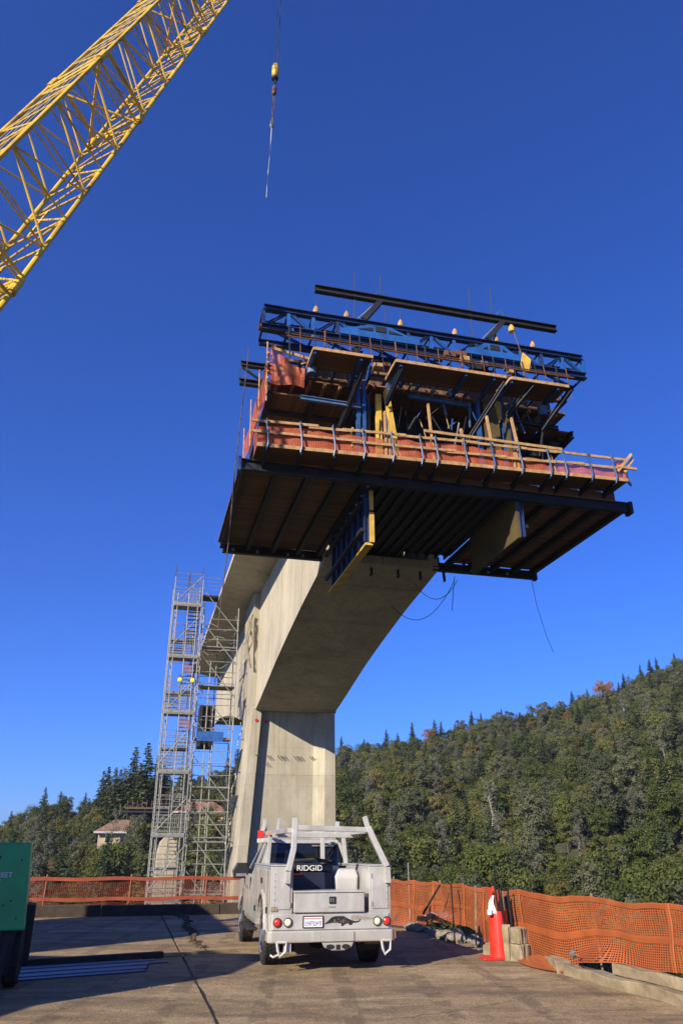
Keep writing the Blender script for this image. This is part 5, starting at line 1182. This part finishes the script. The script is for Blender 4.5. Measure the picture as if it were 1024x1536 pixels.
def trunk_mb(H,r,limbs,seed):
    rd=random.Random(seed); mb=MB(); pts=[(rd.uniform(-.15,.15)*z/3,rd.uniform(-.15,.15)*z/3,z) for z in np.linspace(-.6,H,6)]; mb.tube(pts,[r*(1-.85*i/5) for i in range(6)],7)
    for i in range(limbs):
        z=H*rd.uniform(.35,.85); a=rd.uniform(0,2*PI); L=H*rd.uniform(.2,.4); mb.tube([(0,0,z*.9),(L*.5*math.cos(a),L*.5*math.sin(a),z+L*.35),(L*math.cos(a),L*math.sin(a),z+L*.6)],[r*.4,r*.25,r*.08],5,False)
    return mb
def mesh_of(mb,name,mat):
    me=bpy.data.meshes.new(name); me.from_pydata([tuple(p) for p in mb.v],[],mb.f); me.update(); me.materials.append(mat); return me
PRO={}
def reg(key,crown,trunk): PRO.setdefault(key,[]).append((crown,trunk))
for i in range(6): V,F=oak_mesh(100+i,[6000,6800][i%2],[9.0,8.0,11.5,9.5,7.5,12.5][i],[4.4,4.8,3.6,4.0,5.0,4.2][i]); reg('oak',mesh_np('oak_crown',V,F,[L_OAK,L_OAK,L_OAK,L_OAK3,L_OAK,L_OAK2][i]),mesh_of(trunk_mb(5.2,.28,6,i),'oak_trunk',BARK))
for i in range(3): V,F=oak_mesh(130+i,4500,8.5,3.6); reg('autumn',mesh_np('autumn_crown',V,F,L_AUT),mesh_of(trunk_mb(5,.22,6,i+9),'autumn_trunk',BARK))
for i in range(4): V,F=conifer_mesh(200+i,20,4.6+.5*i,open_=.06*i); reg('conifer',mesh_np('conifer_crown',V,F,L_CON),mesh_of(trunk_mb(19,.34,0,i+20),'conifer_trunk',BARK))
for i in range(3):
    V,F,br_=greypine_mesh(300+i); t_=trunk_mb(15,.24,0,i+40); t_.add(br_.v,br_.f); reg('grey',mesh_np('grey_crown',V,F,L_GREY),mesh_of(t_,'pale_trunk',BARK_P))
NAMES={'oak':('oak_tree','tree'),'autumn':('autumn_tree','tree'),'conifer':('conifer_tree','tree'),'grey':('grey_pine','tree')}
def plant(kind,x,y,s,label,group,var=None,rz=None,zs=1,sink=.3):
    c,t=random.choice(PRO[kind]) if var is None else PRO[kind][var]
    nm,cat=NAMES[kind]; o=thing(nm,label,cat,(x,y,hgt(x,y)-sink),random.uniform(0,6.28) if rz is None else rz,group); o.scale=(s,s,s*zs)
    for n_,me in (('crown',c),('trunk',t)):
        m=bpy.data.objects.new(n_,me); COL.objects.link(m); m.parent=o
    return o
def polar(th,r): return r*math.sin(R(th)),r*math.cos(R(th))
def special(kind,px_,py_top,py_base,label,var=None,group=None,hmul=1):
    x,y,r=spot(px_,py_base); th,el=pix_az(px_,py_top); H=1.55+el*r-hgt(x,y); base={'conifer':18.6,'grey':15.5,'oak':9.2,'autumn':8.6}[kind]
    s=max(.3,H/base)*hmul*(.84 if kind=='conifer' and px_>500 else 1); plant(kind,x,y,s,label,group,var); used.append((x,y,(3.6 if kind!='conifer' else 2.5)*s))
# conifers one can tell apart
special('conifer',62,1182,1232,'slim ragged conifer alone on the far left ridge left of its twin',2)
special('conifer',86,1188,1235,'second ragged conifer close right of the lone one on the left ridge',3)
special('conifer',124,1190,1232,'small thin conifer at the left foot of the tall conifer row',1)
special('conifer',153,1154,1250,'tall dark conifer at the left end of the conifer row above the cream house',0)
special('conifer',146,1160,1248,'dark conifer crowding the left end of the tall conifer row',1)
special('conifer',172,1158,1248,'dark conifer second in the tall row above the cream house',1)
special('conifer',163,1155,1252,'slender conifer between two darker ones above the cream house',3)
special('conifer',192,1126,1245,'very tall open conifer above the roof of the cream house',2)
special('conifer',211,1120,1245,'tallest conifer of the row, just left of the stair tower',2)
special('conifer',228,1138,1246,'dark conifer touching the stair tower at the right end of the row',0)
special('conifer',238,1150,1246,'shorter conifer half hidden by the stair tower',1)
special('conifer',202,1150,1250,'shorter dark conifer below the tallest pair of the row',0)
special('conifer',352,1128,1215,'dark conifer seen between the scaffold and the pier',0)
special('conifer',338,1140,1215,'lower conifer seen through the scaffold tubes beside the pier',1)
for (a,b,c,l) in ((512,1098,1135,'conifer just right of the pier top on the skyline'),(546,1103,1140,'conifer with a blunt top on the low saddle skyline'),(580,1088,1140,'broad conifer standing up on the saddle skyline right of the pier'),(597,1094,1135,'thin conifer right of the broad one on the saddle skyline'),(619,1077,1130,'tallest conifer on the saddle skyline, broad and dark'),(652,1073,1105,'narrow dark conifer, left one of a close skyline pair'),(662,1076,1105,'narrow dark conifer, right one of a close skyline pair'),(683,1081,1108,'small conifer below the skyline pair'),(708,1061,1092,'broad conifer standing alone midway up the right skyline'),(722,1064,1090,'smaller conifer right of the lone broad skyline conifer'),(752,1058,1078,'tiny conifer tip on the middle of the right skyline'),(858,1031,1052,'small conifer on the skyline left of the rusty treetop'),(881,1028,1048,'tiny conifer on the right skyline above the orange tree'),(962,991,1020,'sharp conifer on the high right skyline'),(985,981,1004,'dark spire conifer near the right end of the skyline'),(975,983,1008,'conifer left of the dark spire on the high skyline'),(1012,974,996,'last small conifer on the right skyline')):
    special('conifer',a,b,c,l)
for (a,b,c,l) in ((838,1150,1215,'bright green conifer midway up the right hill, right of centre'),(820,1152,1212,'bright green conifer left of its twin midway up the right hill'),(700,1180,1232,'dark conifer behind the pale bare pine'),(930,1240,1300,'dark conifer low on the right hill'),(560,1150,1200,'dark conifer low on the slope right of the pier')):
    special('conifer',a,b,c,l)
# grey pines
for (a,b,c,l,v) in ((742,1168,1288,'tall grey bare pine with a pale visible trunk midway up the right hill',0),(655,1135,1205,'broad grey pine on the left part of the right hill',1),(612,1140,1195,'grey pine right of the pier on the lower slope',2),(690,1140,1200,'grey pine between the broad grey one and the pale bare trunk',0),(800,1145,1200,'wispy grey pine right of centre on the right hill',1),(940,1035,1095,'large grey pine high on the right hill below the skyline',2),(970,1185,1262,'slender grey pine near the right edge of the hill',0),(1010,1195,1260,'grey pine at the right frame edge, low on the hill',1),(870,1232,1290,'pale grey pine low on the right hill',2),(560,1115,1165,'grey pine on the saddle right of the pier',1),(1000,1110,1160,'grey pine high at the right frame edge',0)):
    special('grey',a,b,c,l,v)
for (a,b,c,l,hm) in ((806,1242,1264,'small bright orange tree low in the middle of the right hill',1),(852,1064,1092,'rusty orange tree high on the right hill, left of the grey pine',1),(835,1068,1090,'brown orange tree beside the rusty one high on the right hill',1),(905,1018,1036,'rusty treetop on the skyline of the right hill',1),(683,1155,1172,'yellow orange tree on the left of the right hill',1),(842,1150,1168,'orange tree right of the bright green conifers',1),(880,1118,1136,'yellow orange tree high right of centre on the hill',1),(770,1236,1262,'dull brown tree beside the bare pine',1),(980,1045,1064,'pale orange tree near the top right of the hill',1),(645,1090,1105,'small orange shrub at the saddle skyline',1),(795,1080,1102,'brown tree below the skyline in the middle of the hill',1),(835,1160,1182,'yellowish tree under the bright green conifers',1),(905,1290,1325,'rust brown tree low on the right above the orange mesh',1),(880,1270,1292,'rusty shrub low on the right of the hill',1),(960,1180,1200,'yellow green tree at right middle of the hill',1),(715,1130,1150,'brown orange tree in the upper left of the right hill',1)):
    special('autumn',a,b,c,l,None,None,hm)
# the wood on the slopes
cand=[]; rr=random.Random(12)
th=-36.
r=92.
while r<470:
    sp=4.0+r*.004; dth=math.degrees(sp/r); th=-36+rr.uniform(0,dth)
    while th<40:
        t2=th+rr.uniform(-.35,.35)*dth; r2=r+rr.uniform(-.4,.4)*sp; D=ip(t2,RT,RD)
        x,y=polar(t2,r2)
        if r2<D+26:
            s=rr.choice([.34,.42,.5,.58,.66,.78,1.0])*rr.uniform(.9,1.1)*(1.0 if t2>-9 else .85)*(.9 if abs(r2-D)<30 else 1)
            k='oak' if rr.random()<(.80 if r2<D-25 else .95) else ('conifer' if rr.random()<.62 else ('grey' if rr.random()<.8 else 'autumn'))
            if k=='conifer': s=rr.uniform(.32,.62)
            if k=='grey': s=rr.uniform(.40,.72)
            if k=='autumn': s=rr.uniform(.35,.6)
            ok=all((x-a)**2+(y-b)**2>c*c*.5 for a,b,c in used)
            # clearings around the houses
            for hx_,hy_,hr in ((H1[0],H1[1],9),(H2[0],H2[1],11),(H1[0]+9,H1[1],7)):
                if math.hypot(x-hx_,y-hy_)<hr: ok=False
            for hx_,hy_ in (H1[:2],H2[:2]):
                hth=math.degrees(math.atan2(hx_,hy_)); hr_=math.hypot(hx_,hy_)
                if abs(t2-hth)<2.2 and hr_-15<r2<hr_: s*=.45
            if ok: cand.append((x,y,s,k,t2,r2))
        th+=dth
    r+=sp*.92
def vis(c):
    x,y,s,k,t2,r2=c; return abs(t2)<25.5 and (hgt(x,y)+8*s-1.55)/r2>-.05
inview=[c for c in cand if c[3]=='oak' and vis(c)]; inview.sort(key=lambda c:-c[2]/c[5]); ind=set(id(c) for c in inview[:299])
zone=lambda t2: 'left' if t2<-8 else 'right'
stuff=[]
for c in cand:
    x,y,s,k,t2,r2=c
    if id(c) in ind:
        plant('oak',x,y,s,'rounded olive green oak in the dense wood on the %s hillside'%zone(t2),'oaks in the wood on the %s hillside'%zone(t2))
    elif k!='oak' and vis(c) and False: pass
    else: stuff.append(c)
# everything further off: one wood, scattered with geometry nodes from the same crowns
src=[]
for key in ('oak','conifer','grey','autumn'):
    for (cme,tme) in PRO[key]:
        o=bpy.data.objects.new('crown_source',cme); src.append((key,o))
idx={key:[i for i,(k_,_) in enumerate(src) if k_==key] for key in ('oak','conifer','grey','autumn')}
me=bpy.data.meshes.new('wood'); me.from_pydata([(c[0],c[1],hgt(c[0],c[1])-.3) for c in stuff],[],[])
at=me.attributes.new('pick','INT','POINT'); at.data.foreach_set('value',[rr.choice(idx[c[3]]) for c in stuff])
at=me.attributes.new('size','FLOAT','POINT'); at.data.foreach_set('value',[c[2] for c in stuff])
at=me.attributes.new('turn','FLOAT','POINT'); at.data.foreach_set('value',[rr.uniform(0,6.28) for c in stuff])
wood=bpy.data.objects.new('wood',me); COL.objects.link(wood); tag(wood,'dense mixed evergreen wood covering the hillsides behind the bridge','wood',kind='stuff')
ng=bpy.data.node_groups.new('wood_scatter','GeometryNodeTree'); ng.interface.new_socket('Geometry',in_out='INPUT',socket_type='NodeSocketGeometry'); ng.interface.new_socket('Geometry',in_out='OUTPUT',socket_type='NodeSocketGeometry')
gi=ng.nodes.new('NodeGroupInput'); go=ng.nodes.new('NodeGroupOutput')
def attr(nm,ty):
    n=ng.nodes.new('GeometryNodeInputNamedAttribute'); n.data_type=ty; n.inputs['Name'].default_value=nm; return n.outputs[0]
m2p=ng.nodes.new('GeometryNodeMeshToPoints'); ng.links.new(gi.outputs[0],m2p.inputs[0])
pick=attr('pick','INT'); size=attr('size','FLOAT'); turn=attr('turn','FLOAT'); cx=ng.nodes.new('ShaderNodeCombineXYZ'); ng.links.new(turn,cx.inputs[2])
join=ng.nodes.new('GeometryNodeJoinGeometry')
for i,(k_,o) in enumerate(src):
    cmp_=ng.nodes.new('FunctionNodeCompare'); cmp_.data_type='INT'; cmp_.operation='EQUAL'
    ins=[s_ for s_ in cmp_.inputs if s_.type=='INT']; ng.links.new(pick,ins[0]); ins[1].default_value=i
    oi=ng.nodes.new('GeometryNodeObjectInfo'); oi.inputs['Object'].default_value=o; oi.inputs['As Instance'].default_value=True
    iop=ng.nodes.new('GeometryNodeInstanceOnPoints'); ng.links.new(m2p.outputs[0],iop.inputs['Points']); ng.links.new(cmp_.outputs[0],iop.inputs['Selection']); ng.links.new(oi.outputs['Geometry'],iop.inputs['Instance'])
    ng.links.new(cx.outputs[0],iop.inputs['Rotation']); ng.links.new(size,iop.inputs['Scale']); ng.links.new(iop.outputs[0],join.inputs[0])
ng.links.new(join.outputs[0],go.inputs[0])
md=wood.modifiers.new('scatter','NODES'); md.node_group=ng
print('trees',len(cand),'individual',len(ind),'stuff',len(stuff))

# ------------------------------------------------------------------ thin valley haze
mb=MB(); mb.box(-3100,3100,-3100,3100,-60,150); hz_=mb.build('haze',None); tag(hz_,kind='stuff'); hz_.display_type='WIRE'
m=bpy.data.materials.new('thin_haze'); m.use_nodes=True; nt=m.node_tree; nt.nodes.clear(); out=N(nt,'ShaderNodeOutputMaterial'); pv=N(nt,'ShaderNodeVolumePrincipled'); pv.inputs['Density'].default_value=.00013; pv.inputs['Color'].default_value=(.80,.88,1,1); pv.inputs['Anisotropy'].default_value=.2
nt.links.new(pv.outputs[0],out.inputs['Volume']); hz_.data.materials.append(m)

for m in MADE:
    nt=m.node_tree
    for sock in [x.inputs[k] for x in nt.nodes for k in ('Base Color','Color') if x.bl_idname in ('ShaderNodeBsdfPrincipled','ShaderNodeBsdfTranslucent') and k in x.inputs]:
        if sock.is_linked:
            src_=sock.links[0].from_socket; nt.links.new(mix(nt,1.0,src_,(ALB,ALB,ALB),'MULTIPLY'),sock)
